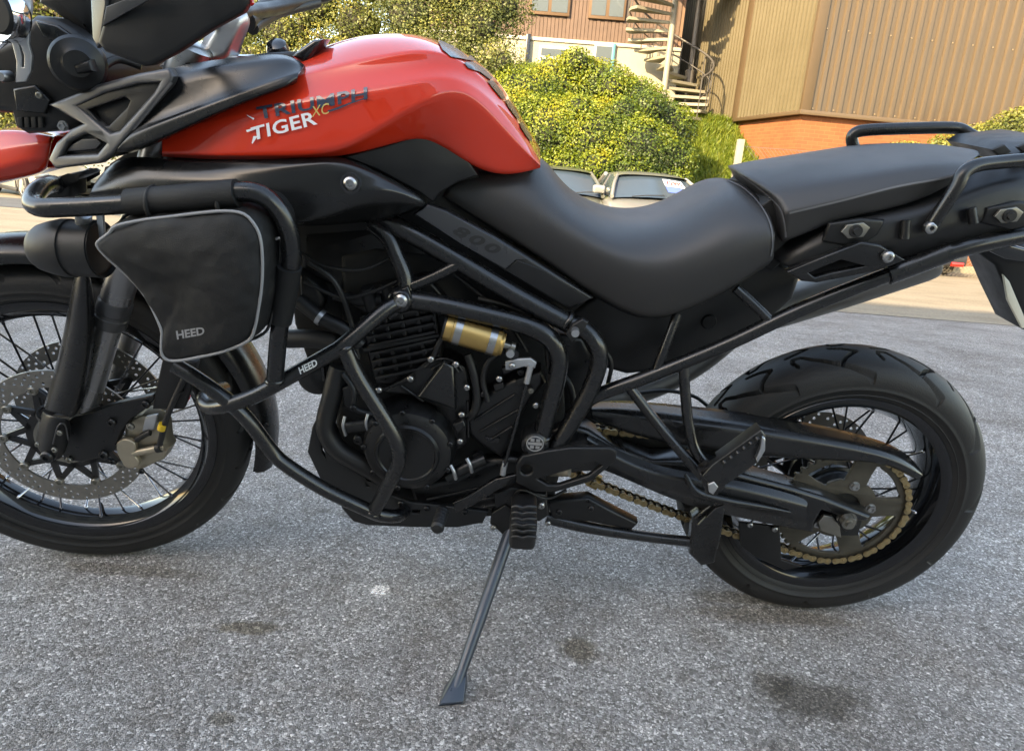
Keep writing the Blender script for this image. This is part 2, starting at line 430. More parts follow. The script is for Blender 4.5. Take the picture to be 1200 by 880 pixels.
def asphalt():
    m, n, l, b = nodes_mat('worn_asphalt')
    g = n.new('ShaderNodeNewGeometry')
    nz0 = n.new('ShaderNodeTexNoise'); nz0.inputs['Scale'].default_value = 60; l.new(g.outputs['Position'], nz0.inputs['Vector'])
    wv = n.new('ShaderNodeVectorMath'); wv.operation = 'SCALE'; wv.inputs['Scale'].default_value = .006; l.new(nz0.outputs['Color'], wv.inputs[0])
    ad = n.new('ShaderNodeVectorMath'); l.new(g.outputs['Position'], ad.inputs[0]); l.new(wv.outputs[0], ad.inputs[1])
    v1 = n.new('ShaderNodeTexVoronoi'); v1.inputs['Scale'].default_value = 205; v1.inputs['Randomness'].default_value = 1; l.new(ad.outputs[0], v1.inputs['Vector'])
    v2 = n.new('ShaderNodeTexVoronoi'); v2.inputs['Scale'].default_value = 400; l.new(ad.outputs[0], v2.inputs['Vector'])
    ve = n.new('ShaderNodeTexVoronoi'); ve.feature = 'DISTANCE_TO_EDGE'; ve.inputs['Scale'].default_value = 205; l.new(ad.outputs[0], ve.inputs['Vector'])
    s1 = n.new('ShaderNodeSeparateColor'); l.new(v1.outputs['Color'], s1.inputs[0])
    s2 = n.new('ShaderNodeSeparateColor'); l.new(v2.outputs['Color'], s2.inputs[0])
    stone = ramp(n, [(0, (0.103, 0.093, 0.086)), (.35, (0.216, 0.199, 0.188)), (.7, (0.350, 0.326, 0.309)), (.9, (0.515, 0.484, 0.461)), (1, (0.762, 0.721, 0.691))]); l.new(s1.outputs[0], stone.inputs[0])
    fine = ramp(n, [(0, (0.103, 0.093, 0.086)), (.5, (0.242, 0.225, 0.211)), (.85, (0.402, 0.375, 0.355)), (1, (0.721, 0.682, 0.653))]); l.new(s2.outputs[1], fine.inputs[0])
    pick = n.new('ShaderNodeMapRange'); pick.inputs[1].default_value = .42; pick.inputs[2].default_value = .5; l.new(s1.outputs[2], pick.inputs[0])
    c = mixc(n, l, pick.outputs[0], fine.outputs[0], stone.outputs[0])
    ed = n.new('ShaderNodeMapRange'); ed.inputs[1].default_value = .0; ed.inputs[2].default_value = .10; ed.inputs[3].default_value = .6; ed.inputs[4].default_value = 0; l.new(ve.outputs['Distance'], ed.inputs[0])
    c = mixc(n, l, ed.outputs[0], c, (.07, .067, .065))
    # broad wear: paler and browner areas
    nb = n.new('ShaderNodeTexNoise'); nb.inputs['Scale'].default_value = 2.3; nb.inputs['Detail'].default_value = 6; l.new(g.outputs['Position'], nb.inputs['Vector'])
    br = ramp(n, [(.3, (.76, .73, .71)), (.5, (1.0, .99, .98)), (.72, (1.22, 1.21, 1.19))]); l.new(nb.outputs['Fac'], br.inputs[0])
    c = mixc(n, l, 1., c, br.outputs[0], 'MULTIPLY')
    nm = n.new('ShaderNodeTexNoise'); nm.inputs['Scale'].default_value = 14; nm.inputs['Detail'].default_value = 4; l.new(g.outputs['Position'], nm.inputs['Vector'])
    bm_ = ramp(n, [(.3, (.84, .81, .78)), (.5, (1.0, 1.0, 1.0)), (.66, (1.12, 1.12, 1.12))]); l.new(nm.outputs['Fac'], bm_.inputs[0])
    c = mixc(n, l, 1., c, bm_.outputs[0], 'MULTIPLY')
    # oil and damp stains, pale scuffs: (px, py, half length m, half width m, colour factor, strength)
    for (sx, sy, a, bb, col, st) in ((950, 818, .135, .062, (.36, .33, .29), .95), (905, 800, .05, .04, (.42, .38, .33), .9), (678, 762, .05, .045, (.50, .44, .34), .9), (290, 735, .07, .024, (.52, .45, .34), .85),
            (905, 722, .22, .035, (.60, .53, .45), .8), (860, 700, .12, .03, (.62, .56, .48), .7), (262, 842, .035, .02, (.45, .41, .34), .8), (150, 668, .2, .03, (.62, .57, .50), .75),
            (445, 692, .024, .028, (2.6, 2.6, 2.6), .95), (232, 733, .03, .008, (1.8, 1.8, 1.8), .6), (755, 855, .03, .018, (1.9, 1.9, 1.9), .55), (285, 752, .012, .007, (2.0, 2.0, 2.0), .7), (612, 745, .02, .02, (1.6, 1.6, 1.6), .5), (510, 705, .10, .06, (.82, .79, .75), .5)):
        p = G(sx, sy)
        sb = n.new('ShaderNodeVectorMath'); sb.operation = 'SUBTRACT'; l.new(g.outputs['Position'], sb.inputs[0]); sb.inputs[1].default_value = p
        sv = n.new('ShaderNodeVectorMath'); sv.operation = 'MULTIPLY'; l.new(sb.outputs[0], sv.inputs[0]); sv.inputs[1].default_value = (1/a, 1/bb, 0)
        ln = n.new('ShaderNodeVectorMath'); ln.operation = 'LENGTH'; l.new(sv.outputs[0], ln.inputs[0])
        nn = n.new('ShaderNodeTexNoise'); nn.inputs['Scale'].default_value = 38; nn.inputs['Detail'].default_value = 8; l.new(g.outputs['Position'], nn.inputs['Vector'])
        sm = n.new('ShaderNodeMath'); sm.operation = 'MULTIPLY_ADD'; l.new(nn.outputs['Fac'], sm.inputs[0]); sm.inputs[1].default_value = 1.1; l.new(ln.outputs['Value'], sm.inputs[2])
        mr = n.new('ShaderNodeMapRange'); mr.inputs[1].default_value = 1.1; mr.inputs[2].default_value = 1.55; mr.inputs[3].default_value = st; mr.inputs[4].default_value = 0; l.new(sm.outputs[0], mr.inputs[0])
        dk = mixc(n, l, 1., c, col, 'MULTIPLY'); c = mixc(n, l, mr.outputs[0], c, dk)
    l.new(c, b.inputs['Base Color']); b.inputs['Roughness'].default_value = .82
    hm = n.new('ShaderNodeMath'); hm.operation = 'ADD'; l.new(v1.outputs['Distance'], hm.inputs[0]); l.new(v2.outputs['Distance'], hm.inputs[1])
    bp = n.new('ShaderNodeBump'); bp.inputs['Strength'].default_value = .8; bp.inputs['Distance'].default_value = .005; bp.invert = True; l.new(hm.outputs[0], bp.inputs['Height']); l.new(bp.outputs[0], b.inputs['Normal'])
    return m
def yard_mat(name, base, tint):
    m, n, l, b = nodes_mat(name); g = n.new('ShaderNodeNewGeometry')
    a = n.new('ShaderNodeTexNoise'); a.inputs['Scale'].default_value = 45; a.inputs['Detail'].default_value = 8; l.new(g.outputs['Position'], a.inputs['Vector'])
    mp = n.new('ShaderNodeMapping'); mp.inputs['Scale'].default_value = (.7, 1.3, 1); l.new(g.outputs['Position'], mp.inputs[0])
    s = n.new('ShaderNodeTexNoise'); s.inputs['Scale'].default_value = 1.5; s.inputs['Detail'].default_value = 7; l.new(mp.outputs[0], s.inputs['Vector'])
    r1 = ramp(n, [(.3, tuple(x*.72 for x in base)), (.55, base), (.75, tuple(x*1.2 for x in base))]); l.new(a.outputs['Fac'], r1.inputs[0])
    r2 = ramp(n, [(.35, tint), (.55, (1, 1, 1)), (.7, (1.08, 1.07, 1.05))]); l.new(s.outputs['Fac'], r2.inputs[0])
    l.new(mixc(n, l, 1., r1.outputs[0], r2.outputs[0], 'MULTIPLY'), b.inputs['Base Color']); b.inputs['Roughness'].default_value = .9
    bp = n.new('ShaderNodeBump'); bp.inputs['Strength'].default_value = .3; bp.inputs['Distance'].default_value = .01; l.new(a.outputs['Fac'], bp.inputs['Height']); l.new(bp.outputs[0], b.inputs['Normal'])
    return m
e0, e1 = G(985, 366), G(1190, 384)
edge_s = (e1.y-e0.y)/(e1.x-e0.x)
def edge_y(x): return e0.y+edge_s*.35*(x-e0.x)
def sheet(name, x0, x1, yl0, yl1, mat, dz=0., nx=24, kind='structure', ny=40):
    """ground sheet between two lines y(x), following the fall of the lot"""
    vs, fs = [], []; xs = np.linspace(x0, x1, nx)
    for i, x in enumerate(xs):
        ya, yb = yl0(x), yl1(x)
        for j in range(ny+1):
            y = ya+(yb-ya)*j/ny; vs.append((x, y, gx(x, y)+dz))
    for i in range(nx-1):
        for j in range(ny): k = i*(ny+1)+j; fs.append((k, k+ny+1, k+ny+2, k+1))
    me = bpy.data.meshes.new(name); me.from_pydata(vs, [], fs); finish(me, mat, 60)
    o = link(name, me); o['kind'] = kind; return o
asph = asphalt()
ym = yard_mat('yard_tarmac', (.25, .208, .150), (.80, .78, .75)); shade_m = yard_mat('shade_strip_tarmac', (.085, .088, .095), (.8, .8, .8))
sheet('ground', -120, 120, lambda x: -60, lambda x: 200, ym, -.012, 40, ny=780)
sheet('asphalt_lot', -30, 30, lambda x: -9., edge_y, asph, .0, 121)
sheet('shade_strip', -60, -4.0, lambda x: 11.4, lambda x: 15.2, shade_m, -.006)  # band of cast shadow on the yard, painted as a darker strip
# tarred joint between the two surfaces
bm = bmesh.new(); vs = []
rng = random.Random(3)
for i in range(121):
    x = -30+.5*i; y = edge_y(x)+rng.uniform(-.008, .008); h = .012+.006*rng.random()
    vs.append((bm.verts.new((x, y-h, gz(y)+.004)), bm.verts.new((x, y+h, gz(y)+.004))))
for a, b_ in zip(vs, vs[1:]): bm.faces.new((a[0], b_[0], b_[1], a[1]))
struct(bmlink('tar_joint', bm, M('tar', (.03, .03, .032), .7)))

# ---- building behind the photographer: it throws the shade that the bike stands in
SHB_Y = -15.0
hb = (6.0-SHB_Y)
BH = (5.45-SHB_Y)/(-to_sun.y)*to_sun.z*1.0
shb = thing('office_block', 'rendered office block behind the photographer that shades the bike', 'building', loc=(0, SHB_Y, 0))
wallm = M('grey_render', (.30, .29, .28), .85, bump=.2, bscale=30, var=.12, vscale=3)
glassm = M('window_glass', (.03, .035, .04), .06, spec=.8)
box('wall', (-30, -9, 0), (10.0, 0, BH), wallm, shb)
box('parapet', (-30.1, -9.1, BH-.0), (10.1, .06, BH+.001+.12), M('coping', (.35, .34, .33), .8), shb)
for i in range(11):
    for k in range(3):
        x = -29+3.3*i; z = 1.0+k*3.0
        if z+1.5 > BH: continue
        f = box('window', (x, .002, z), (x+1.9, .05, z+1.5), 'gloss', shb, bevel=.01)
        box('pane', (x+.08, .052, z+.08), (x+1.82, .06, z+1.42), glassm, f)
# ================================================================== MOTORCYCLE
bike = thing('motorcycle', 'red and black adventure motorcycle leaning on its side stand', 'motorcycle', mat=BIKE)
_k = Vector((math.sin(R(23.1)), 0, math.cos(R(23.1)))); _a0 = Vector((-.0911, 0, 0))
STEERM = Matrix.Translation(_a0) @ Matrix.Rotation(STEER, 4, _k) @ Matrix.Translation(-_a0)
WB = 1.568

def tyre_mesh(rad, hw, rbead, ybead, grooves, nper, depth, nth=960, npf=56):
    """rad: outer radius, hw: half width; grooves = polylines (arc length in metres, y) repeated nper times"""
    prof = []
    rc = rad-hw*.78          # radius where the tyre is widest
    for i in range(npf+1):
        f = math.pi*(i/npf-.5)
        prof.append((rc+(rad-rc)*math.cos(f)**.82, hw*math.sin(f)))
    side = [(rc-(rc-rbead)*.18, hw*.997), (rc-(rc-rbead)*.22, hw*1.012), (rc-(rc-rbead)*.30, hw*1.010), (rc-(rc-rbead)*.34, hw*.985), (rc-(rc-rbead)*.65, hw*.94), (rc-(rc-rbead)*.69, hw*.955), (rc-(rc-rbead)*.74, hw*.945), (rbead+.012, ybead+.006), (rbead+.003, ybead+.004), (rbead-.004, ybead-.002), (rbead-.010, ybead-.010)]
    prof = [(r, -y) for r, y in side[::-1]] + prof + side
    prof = np.array(prof); m_ = len(prof)
    per = 2*math.pi*rad/nper
    th = np.linspace(0, 2*math.pi, nth, endpoint=False)
    S = (th*rad)[:, None] % per; S = np.repeat(S, m_, 1); Y = np.repeat(prof[:, 1][None], nth, 0)
    dist = np.full(S.shape, 9.)
    for gl in grooves:
        for mir in (1, -1):
            pts = [((a+(per/2 if mir < 0 else 0)), b*mir) for a, b in gl]
            for (ax, ay), (bx, by) in zip(pts, pts[1:]):
                for sh in (-per, 0, per, -2*per):
                    dx, dy = bx-ax, by-ay; L = dx*dx+dy*dy
                    t = np.clip(((S-ax-sh)*dx+(Y-ay)*dy)/L, 0, 1)
                    dist = np.minimum(dist, np.hypot(S-ax-sh-t*dx, Y-ay-t*dy))
    g = np.clip(1-(dist-.0030)/.0010, 0, 1)*depth
    rr = np.repeat(prof[:, 0][None], nth, 0); top = (rr > rc+(rad-rc)*.08)
    rr = rr-g*top
    # moulding rings on the sidewall
    X = rr*np.cos(th)[:, None]; Z = rr*np.sin(th)[:, None]
    V = np.stack([X, Y, Z], 2).reshape(-1, 3)
    i = np.arange(nth)[:, None]; j = np.arange(m_-1)[None]
    a = i*m_+j; b = ((i+1) % nth)*m_+j
    F = np.stack([a, a+1, b+1, b], 2).reshape(-1, 4)
    me = bpy.data.meshes.new('tyre'); me.from_pydata(V.tolist(), [], F.tolist()); finish(me, 'rubber', 55)
    return me

def spokes(wheel, hub, rimr, n, hubr, hy, ry, mats, M_):
    bm = bmesh.new()
    # unit spoke along +z from 0 to 1, real thickness; nipple at the end
    me = {}
    for mt in set(mats):
        bm = bmesh.new()
        lathe_bm(bm, [(0, 0), (.0021, 0), (.0021, .955), (.0032, .957), (.0032, 1.0), (0, 1.0)], seg=8, axis='z')
        bmesh.ops.remove_doubles(bm, verts=bm.verts, dist=1e-6); bmesh.ops.recalc_face_normals(bm, faces=bm.faces)
        me[mt] = bpy.data.meshes.new('spoke'); bm.to_mesh(me[mt]); bm.free(); finish(me[mt], mt, 40)
    for i in range(n):
        s = -1 if i % 2 else 1; d = 1 if (i//2) % 2 else -1
        a = 2*math.pi*i/n; ah = a+d*.62
        p = Vector((hubr*math.cos(ah), s*hy, hubr*math.sin(ah)))
        q = Vector((rimr*math.cos(a), s*ry*(.6+.4*d), rimr*math.sin(a)))
        o = link('spoke', me[mats[i % len(mats)]], wheel)
        L = (q-p).length
        o.matrix_local = M_ @ Matrix.Translation(p) @ Vector((0, 0, 1)).rotation_difference(q-p).to_matrix().to_4x4() @ Matrix.Diagonal((1, 1, L, 1))

def disc_mesh(ro, ri, th, holes, name='brake_disc', nsec=12):
    """drilled ring made of identical sectors; holes = (radius, angle fraction inside a sector, hole radius)"""
    A = 2*math.pi/nsec; n = 8
    outer = [(ro*math.cos(A*i/n), ro*math.sin(A*i/n)) for i in range(n+1)] + [(ri*math.cos(A*i/n), ri*math.sin(A*i/n)) for i in range(n, -1, -1)]
    loops = [outer]
    for rad, fr, hr in holes:
        a = A*fr; loops.append([(rad*math.cos(a)+hr*math.cos(2*math.pi*k/9), rad*math.sin(a)+hr*math.sin(2*math.pi*k/9)) for k in range(9)])
    one = curve_mesh(loops, th/2, 0., 0)
    tmp = bpy.data.meshes.new('t'); one.to_mesh(tmp); one.free(); bm = bmesh.new()
    for k in range(nsec):
        n0 = len(bm.verts); bm.from_mesh(tmp); bm.verts.ensure_lookup_table()
        Rm = Matrix.Rotation(A*k, 3, 'Z')
        for v in bm.verts[n0:]: v.co = Rm @ v.co
    bpy.data.meshes.remove(tmp)
    for v in bm.verts: v.co = (v.co.x, v.co.z, v.co.y)
    bmesh.ops.remove_doubles(bm, verts=bm.verts, dist=1e-5)
    bmesh.ops.recalc_face_normals(bm, faces=bm.faces)
    me = bpy.data.meshes.new(name); bm.to_mesh(me); bm.free()
    return me

def spider_mesh(ro, ri, hub, arms, wid, th, twist=.35):
    """arms slanting from a hub ring to the bobbins, as bars joined in a ring"""
    bm = bmesh.new()
    lathe_bm(bm, [(hub, -th/2), (hub+.016, -th/2), (hub+.016, th/2), (hub, th/2)], seg=48, closedprof=True)
    for i in range(arms):
        for sg in (-1, 1):
            a = 2*math.pi*i/arms; b = a+sg*math.pi/arms
            p = Vector((ro*math.cos(a), 0, ro*math.sin(a))); q = Vector(((hub+.008)*math.cos(b), 0, (hub+.008)*math.sin(b)))
            d = (q-p).normalized(); n_ = Vector((d.z, 0, -d.x))
            vs = [[bm.verts.new(c+n_*(s*w_)+Vector((0, t*th/2, 0))) for s, t in ((-1, -1), (1, -1), (1, 1), (-1, 1))] for c, w_ in ((p, wid*.45), (q, wid*.6))]
            for k in range(4): bm.faces.new((vs[0][k], vs[0][(k+1) % 4], vs[1][(k+1) % 4], vs[1][k]))
            bm.faces.new(vs[0][::-1]); bm.faces.new(vs[1])
    bmesh.ops.recalc_face_normals(bm, faces=bm.faces)
    me = bpy.data.meshes.new('disc_carrier'); bm.to_mesh(me); bm.free(); finish(me, 'spider', 30)
    return me

def rim_prof(rf, yf, rw):
    """closed section: flange radius rf at +-yf, well radius rw"""
    h = [(rf, yf+.004), (rf+.003, yf+.001), (rf+.002, yf-.004), (rf-.012, yf-.006), (rf-.016, yf-.012), (rw+.006, yf*.42), (rw+.006, 0)]
    out = [(r, -y) for r, y in h] + [(r, y) for r, y in h[::-1]]
    inn = [(rf-.010, yf+.004), (rf-.019, yf-.001), (rf-.024, yf-.010), (rw-.003, yf*.45), (rw-.006, 0)]
    return out + inn + [(r, -y) for r, y in inn[::-1]]

# ---- front wheel
FW = STEERM @ Matrix.Translation((0, 0, .347))
def hub_mesh(name, prof, mat):
    bm = bmesh.new(); lathe_bm(bm, prof, seg=36); bmesh.ops.remove_doubles(bm, verts=bm.verts, dist=1e-6)
    bmesh.ops.recalc_face_normals(bm, faces=bm.faces)
    me = bpy.data.meshes.new(name); bm.to_mesh(me); bm.free(); return finish(me, mat, 35)
fwheel = link('front_wheel', hub_mesh('front_wheel', [(0, -.065), (.014, -.065), (.03, -.060), (.045, -.052), (.045, -.036), (.052, -.034), (.052, -.028), (.03, -.02), (.026, 0), (.03, .02), (.052, .028), (.052, .034), (.045, .036), (.045, .052), (.014, .065), (0, .065)], 'spider'), bike, 'wire spoked front wheel with twin drilled brake discs')
fwheel.matrix_local = FW
I4 = Matrix.Identity(4)
fg = [[(.000, -.041), (.020, -.030), (.050, -.018), (.066, -.003)], [(.066, -.003), (.080, -.003), (.088, -.012)], [(.045, -.020), (.032, -.012)]]
link('tyre', tyre_mesh(.347, .047, .281, .034, fg, 22, .006, 1500, 72), fwheel)
lathe('rim', rim_prof(.281, .033, .247), 'rim', fwheel, seg=120, closedprof=True, smooth=30)
spokes(fwheel, None, .2475, 36, .050, .030, .014, ['spoke', 'spokebr', 'spokebr', 'spoke', 'spoke', 'spokebr', 'spoke'], I4)
dm = disc_mesh(.154, .117, .0045, [(.149, .12, .0033), (.142, .28, .0033), (.134, .42, .0033), (.149, .45, .0033), (.142, .60, .0033), (.149, .78, .0033), (.134, .75, .0033), (.126, .2, .0036), (.126, .58, .0036), (.140, .92, .0033)]); finish(dm, 'disc', 30)
for s in (-1, 1):
    d = link('brake_disc', dm, fwheel); d.location = (0, s*.066, 0)
    c = link('disc_carrier', spider_mesh(.113, 0, .058, 10, .011, .006), fwheel); c.location = (0, s*.060, 0)
    for i in range(10):
        a = 2*math.pi*i/10
        b = link('bobbin', bolt_mesh('bob'), fwheel)
        b.matrix_local = Matrix.Translation((.1145*math.cos(a), s*.066, .1145*math.sin(a))) @ (Matrix.Identity(4) if s < 0 else Matrix.Rotation(math.pi, 4, 'Z')) @ Matrix.Scale(.0095, 4)
    lathe('sensor_ring', [(.046, s*.072), (.056, s*.072), (.056, s*.069), (.046, s*.069)], 'bobbin', fwheel, seg=48, closedprof=True)
lathe('axle', [(0, -.125), (.012, -.125), (.015, -.118), (.015, .118), (.012, .125), (0, .125)], 'steel', fwheel, seg=18)
lathe('valve', [(0, .0), (.003, 0), (.003, .02), (.0022, .03), (0, .03)], 'softrub', fwheel, seg=8, axis='z', c=(.0, 0, -.247))

# ---- rear wheel
rwheel = link('rear_wheel', hub_mesh('rear_wheel', [(0, -.075), (.02, -.075), (.055, -.072), (.060, -.06), (.060, -.045), (.066, -.042), (.066, -.034), (.04, -.025), (.034, 0), (.04, .025), (.062, .034), (.062, .042), (.05, .05), (.05, .07), (.02, .075), (0, .075)], 'engine'), bike, 'wire spoked rear wheel with wide road tyre')
RW = Matrix.Translation((WB, 0, .328)); rwheel.matrix_local = RW
rg = [[(.000, -.063), (.030, -.057), (.075, -.044), (.110, -.027), (.128, -.012)],
      [(.128, -.012), (.142, -.012), (.146, -.022), (.140, -.034)],
      [(.062, -.048), (.050, -.034), (.024, -.016)],
      [(.024, -.016), (.048, -.006), (.070, .000)]]
link('tyre', tyre_mesh(.309, .066, .2265, .056, rg, 12, .012, 1900, 110), rwheel)
lathe('rim', rim_prof(.2265, .055, .195), 'rim', rwheel, seg=120, closedprof=True, smooth=30)
spokes(rwheel, None, .1955, 32, .060, .038, .028, ['spoke', 'spoke', 'spoke', 'spokebr'], I4)
dm2 = disc_mesh(.1275, .094, .005, [(.122, .2, .0034), (.113, .35, .0036), (.103, .5, .0034), (.122, .7, .0034), (.113, .85, .0036)]); finish(dm2, 'disc', 30)
d = link('brake_disc', dm2, rwheel); d.location = (0, .082, 0)
c = link('disc_carrier', spider_mesh(.094, 0, .045, 6, .012, .006), rwheel); c.location = (0, .080, 0)
# sprocket with five open windows
ns = 100; C = lambda r, n=48: [(r*math.cos(2*math.pi*i/n), r*math.sin(2*math.pi*i/n)) for i in range(n)]
outer = []
for i in range(50*4):
    a = 2*math.pi*i/200; outer.append(((.1265+(.0035 if i % 4 in (1, 2) else -.0035))*math.cos(a), (.1265+(.0035 if i % 4 in (1, 2) else -.0035))*math.sin(a)))
loops = [outer, C(.036)]
for k in range(5):
    a0 = 2*math.pi*k/5+.75; lp = []
    for t in np.linspace(-.43, .43, 9): lp.append((.110*math.cos(a0+t), .109*math.sin(a0+t)))
    for t in np.linspace(.30, -.30, 7): lp.append((.068*math.cos(a0+t), .068*math.sin(a0+t)))
    loops.append([tuple(v)[:2] for v in spline([(x, y, 0) for x, y in lp], 2, True)])
bm = curve_mesh(loops, .0035, .0006, 1)
for v in bm.verts: v.co = (v.co.x, v.co.z-.088, v.co.y)
bmlink('sprocket', bm, 'sprocket', rwheel, 30, 'worn dark steel rear sprocket')
lathe('sprocket_carrier', [(.02, -.084), (.052, -.084), (.060, -.078), (.064, -.06), (.02, -.06)], 'engine', rwheel, seg=40, closedprof=True)
for k in range(5):
    a = 2*math.pi*k/5+.75+math.pi/5
    b = link('sprocket_nut', bolt_mesh('hex'), rwheel)
    b.matrix_local = Matrix.Translation((.056*math.cos(a), -.092, .056*math.sin(a))) @ Matrix.Scale(.0095, 4)
lathe('axle', [(0, -.135), (.008, -.135), (.009, -.130), (.015, -.130), (.015, -.118), (.020, -.118), (.020, -.112), (.012, -.112), (.012, .13), (0, .13)], 'bobbin', rwheel, seg=20)

# ---- chain
FS = P(659, 523, -.088); FS = Vector((FS.x, FS.z)); RS = Vector((WB, .328)); rf, rr = .0455, .1265
def tangent(side):
    d = RS-FS; L = d.length; a = math.atan2(d.y, d.x); b = math.acos((rf-rr)/L)
    t = a+side*b
    n_ = Vector((math.cos(t), math.sin(t)))
    return FS+n_*rf, RS+n_*rr, t
f1, r1, t1 = tangent(1); f2, r2, t2 = tangent(-1)
path = []
path += [f1.lerp(r1, i/60) for i in range(60)]
a = t1; aend = t2
while aend > a: aend -= 2*math.pi
path += [RS+Vector((math.cos(a+(aend-a)*i/60), math.sin(a+(aend-a)*i/60)))*rr for i in range(60)]
for i in range(60):
    q = r2.lerp(f2, i/60); path.append(q+Vector((0, -.012*math.sin(math.pi*i/60))))
b0, b1 = t2, t1
while b1 > b0: b1 -= 2*math.pi
path += [FS+Vector((math.cos(b0+(b1-b0)*i/30), math.sin(b0+(b1-b0)*i/30)))*rf for i in range(31)]
seg = [0.]
for p, q in zip(path, path[1:]): seg.append(seg[-1]+(q-p).length)
NL = int(round(seg[-1]/.015875/2)*2); pitch = seg[-1]/NL
def at_len(s):
    s %= seg[-1]
    return Vector((float(np.interp(s, seg, [p.x for p in path])), float(np.interp(s, seg, [p.y for p in path]))))
def link_mesh(name, half, mat):
    h = pitch/2; lp = []
    for i in range(9): t = -math.pi*.62+math.pi*1.24*i/8; lp.append((h+.0068*math.cos(t), .0068*math.sin(t)))
    lp.append((0, .0046))
    for i in range(9): t = math.pi-math.pi*.62+math.pi*1.24*i/8; lp.append((-h+.0068*math.cos(t), .0068*math.sin(t)))
    lp.append((0, -.0046)); bm = bmesh.new()
    for yy in ((-half-.0022, -half), (half, half+.0022)):
        A = [bm.verts.new((x, yy[0], z)) for x, z in lp]; B = [bm.verts.new((x, yy[1], z)) for x, z in lp]
        bm.faces.new(A); bm.faces.new(B[::-1])
        for i in range(len(lp)): bm.faces.new((A[i], B[i], B[(i+1) % len(lp)], A[(i+1) % len(lp)]))
    for s in (-1, 1):
        lathe_bm(bm, [(0, -half-.0040), (.0024, -half-.0040), (.0028, -half-.0032), (.0028, half+.0032), (0, half+.0032)], seg=8, c=(s*h, 0, 0))
        lathe_bm(bm, [(.005, -half+.001), (.005, half-.001)], seg=10, c=(s*h, 0, 0))
    bmesh.ops.recalc_face_normals(bm, faces=bm.faces)
    me = bpy.data.meshes.new(name); bm.to_mesh(me); bm.free(); return finish(me, mat, 35)
chain = bpy.data.objects.new('chain', None); COL.objects.link(chain); chain.parent = bike; chain['label'] = 'gold coloured drive chain, worn'
lo, li = link_mesh('outer_link', .0075, 'chain'), link_mesh('inner_link', .0048, 'innerlink')
for i in range(NL):
    p, q = at_len(i*pitch), at_len((i+1)*pitch); c = (p+q)/2; a = math.atan2(q.y-p.y, q.x-p.x)
    o = link('chain_link', lo if i % 2 else li, chain)
    o.matrix_local = Matrix.Translation((c.x, -.088, c.y)) @ Matrix.Rotation(-a, 4, 'Y')
# ---- fuel tank (rows run from the spine down the left side, columns front to rear)
cx = [190, 260, 330, 400, 450, 500, 545, 590, 633]
def trow(pys, ys): return [P(x, p, y) for x, p, y in zip(cx, pys, ys)]
def mir_row(pts): return pts
tank_rows = [
 trow([186, 190, 189, 186, 172, 158, 194, 209, 197], [-.10, -.12, -.12, -.12, -.11, -.10, -.10, -.09, -.08]),
 trow([184, 188, 187, 185, 172, 157, 192, 209, 197], [-.168, -.190, -.198, -.196, -.178, -.160, -.148, -.132, -.108]),
 trow([180, 183, 182, 181, 146, 117,  98, 150, 194], [-.182, -.208, -.217, -.217, -.216, -.206, -.176, -.142, -.114]),
 trow([160, 140, 124, 112, 104,  92,  90, 130, 191], [-.170, -.198, -.208, -.211, -.209, -.198, -.160, -.130, -.100]),
 trow([150, 124, 104,  90,  82,  78,  80, 122, 190], [-.152, -.176, -.184, -.183, -.176, -.168, -.138, -.112, -.091]),
 trow([142, 116,  94,  76,  66,  57,  70, 116, 189], [-.140, -.165, -.172, -.174, -.172, -.163, -.128, -.104, -.085]),
 trow([126, 102,  78,  49,  42,  43,  66, 107, 188], [-.080, -.090, -.100, -.106, -.106, -.102, -.088, -.075, -.060]),
]
spine = [P(x, p, 0) for x, p in zip([200, 268, 338, 404, 450, 497, 545, 592, 634], [118, 92, 66, 40, 36, 38, 63, 103, 187])]
tank = grid('fuel_tank', tank_rows+[spine], 'red', bike, crease={1: .95, 2: .85, 3: .45, 5: .75, 0: 1}, sub=3, mirror=True, label='glossy red fuel tank')
bpy.context.view_layer.update()
# raised knee flute on the rear flank of the tank
# decals
text_on('lettering', 'TRIUMPH', [(301, 127), (431, 103.5), (304, 141), (431, 117)], tank, 'navy', bike, bold=.024, label='dark blue maker name on the tank', spacing=1.05, off=.0022)
drape('lettering', [[(384, 130), (396, 126), (412, 120), (428, 115), (428, 116.5), (412, 122), (397, 128.5), (386, 132)]], tank, 'navy', bike, off=.0022)
drape('lettering', [[(289, 135), (299, 139), (298, 141)]], tank, 'white', bike, off=.0022)
text_on('lettering', 'TIGER', [(294, 150), (365, 131), (299, 165), (373, 146)], tank, 'white', bike, bold=.02, shear=.18, label='white model name on the tank', spacing=1.05, off=.0026)
drape('lettering', [[(289.5, 153), (304, 149), (304, 151), (290.5, 155.5)]], tank, 'white', bike, off=.0027)
drape('lettering', [[(298, 160), (303, 160), (297, 169), (296, 168)]], tank, 'white', bike, off=.0027)
text_on('lettering', 'XC', [(365, 126), (386, 121), (366, 138), (388, 133)], tank, 'xcgold', bike, bold=.0, shear=.2, label='gold letters on the tank', off=.0032)
for lp in ([(513, 50), (520, 49), (541, 58), (554, 69), (557, 73), (548, 72), (528, 68), (518, 60)],
           [(543, 75), (553, 74), (564, 80), (576, 92), (574, 95), (562, 86), (548, 81)],
           [(570, 96), (577, 96), (588, 109), (591, 117), (587, 117), (576, 104)],
           [(591, 118), (596, 119), (606, 135), (608, 142), (603, 138), (594, 126)],
           [(608, 144), (612, 145), (622, 162), (622, 168), (616, 161), (609, 150)]):
    drape('tank_pad', [lp], tank, 'satin', bike, off=.0022, cut=5)

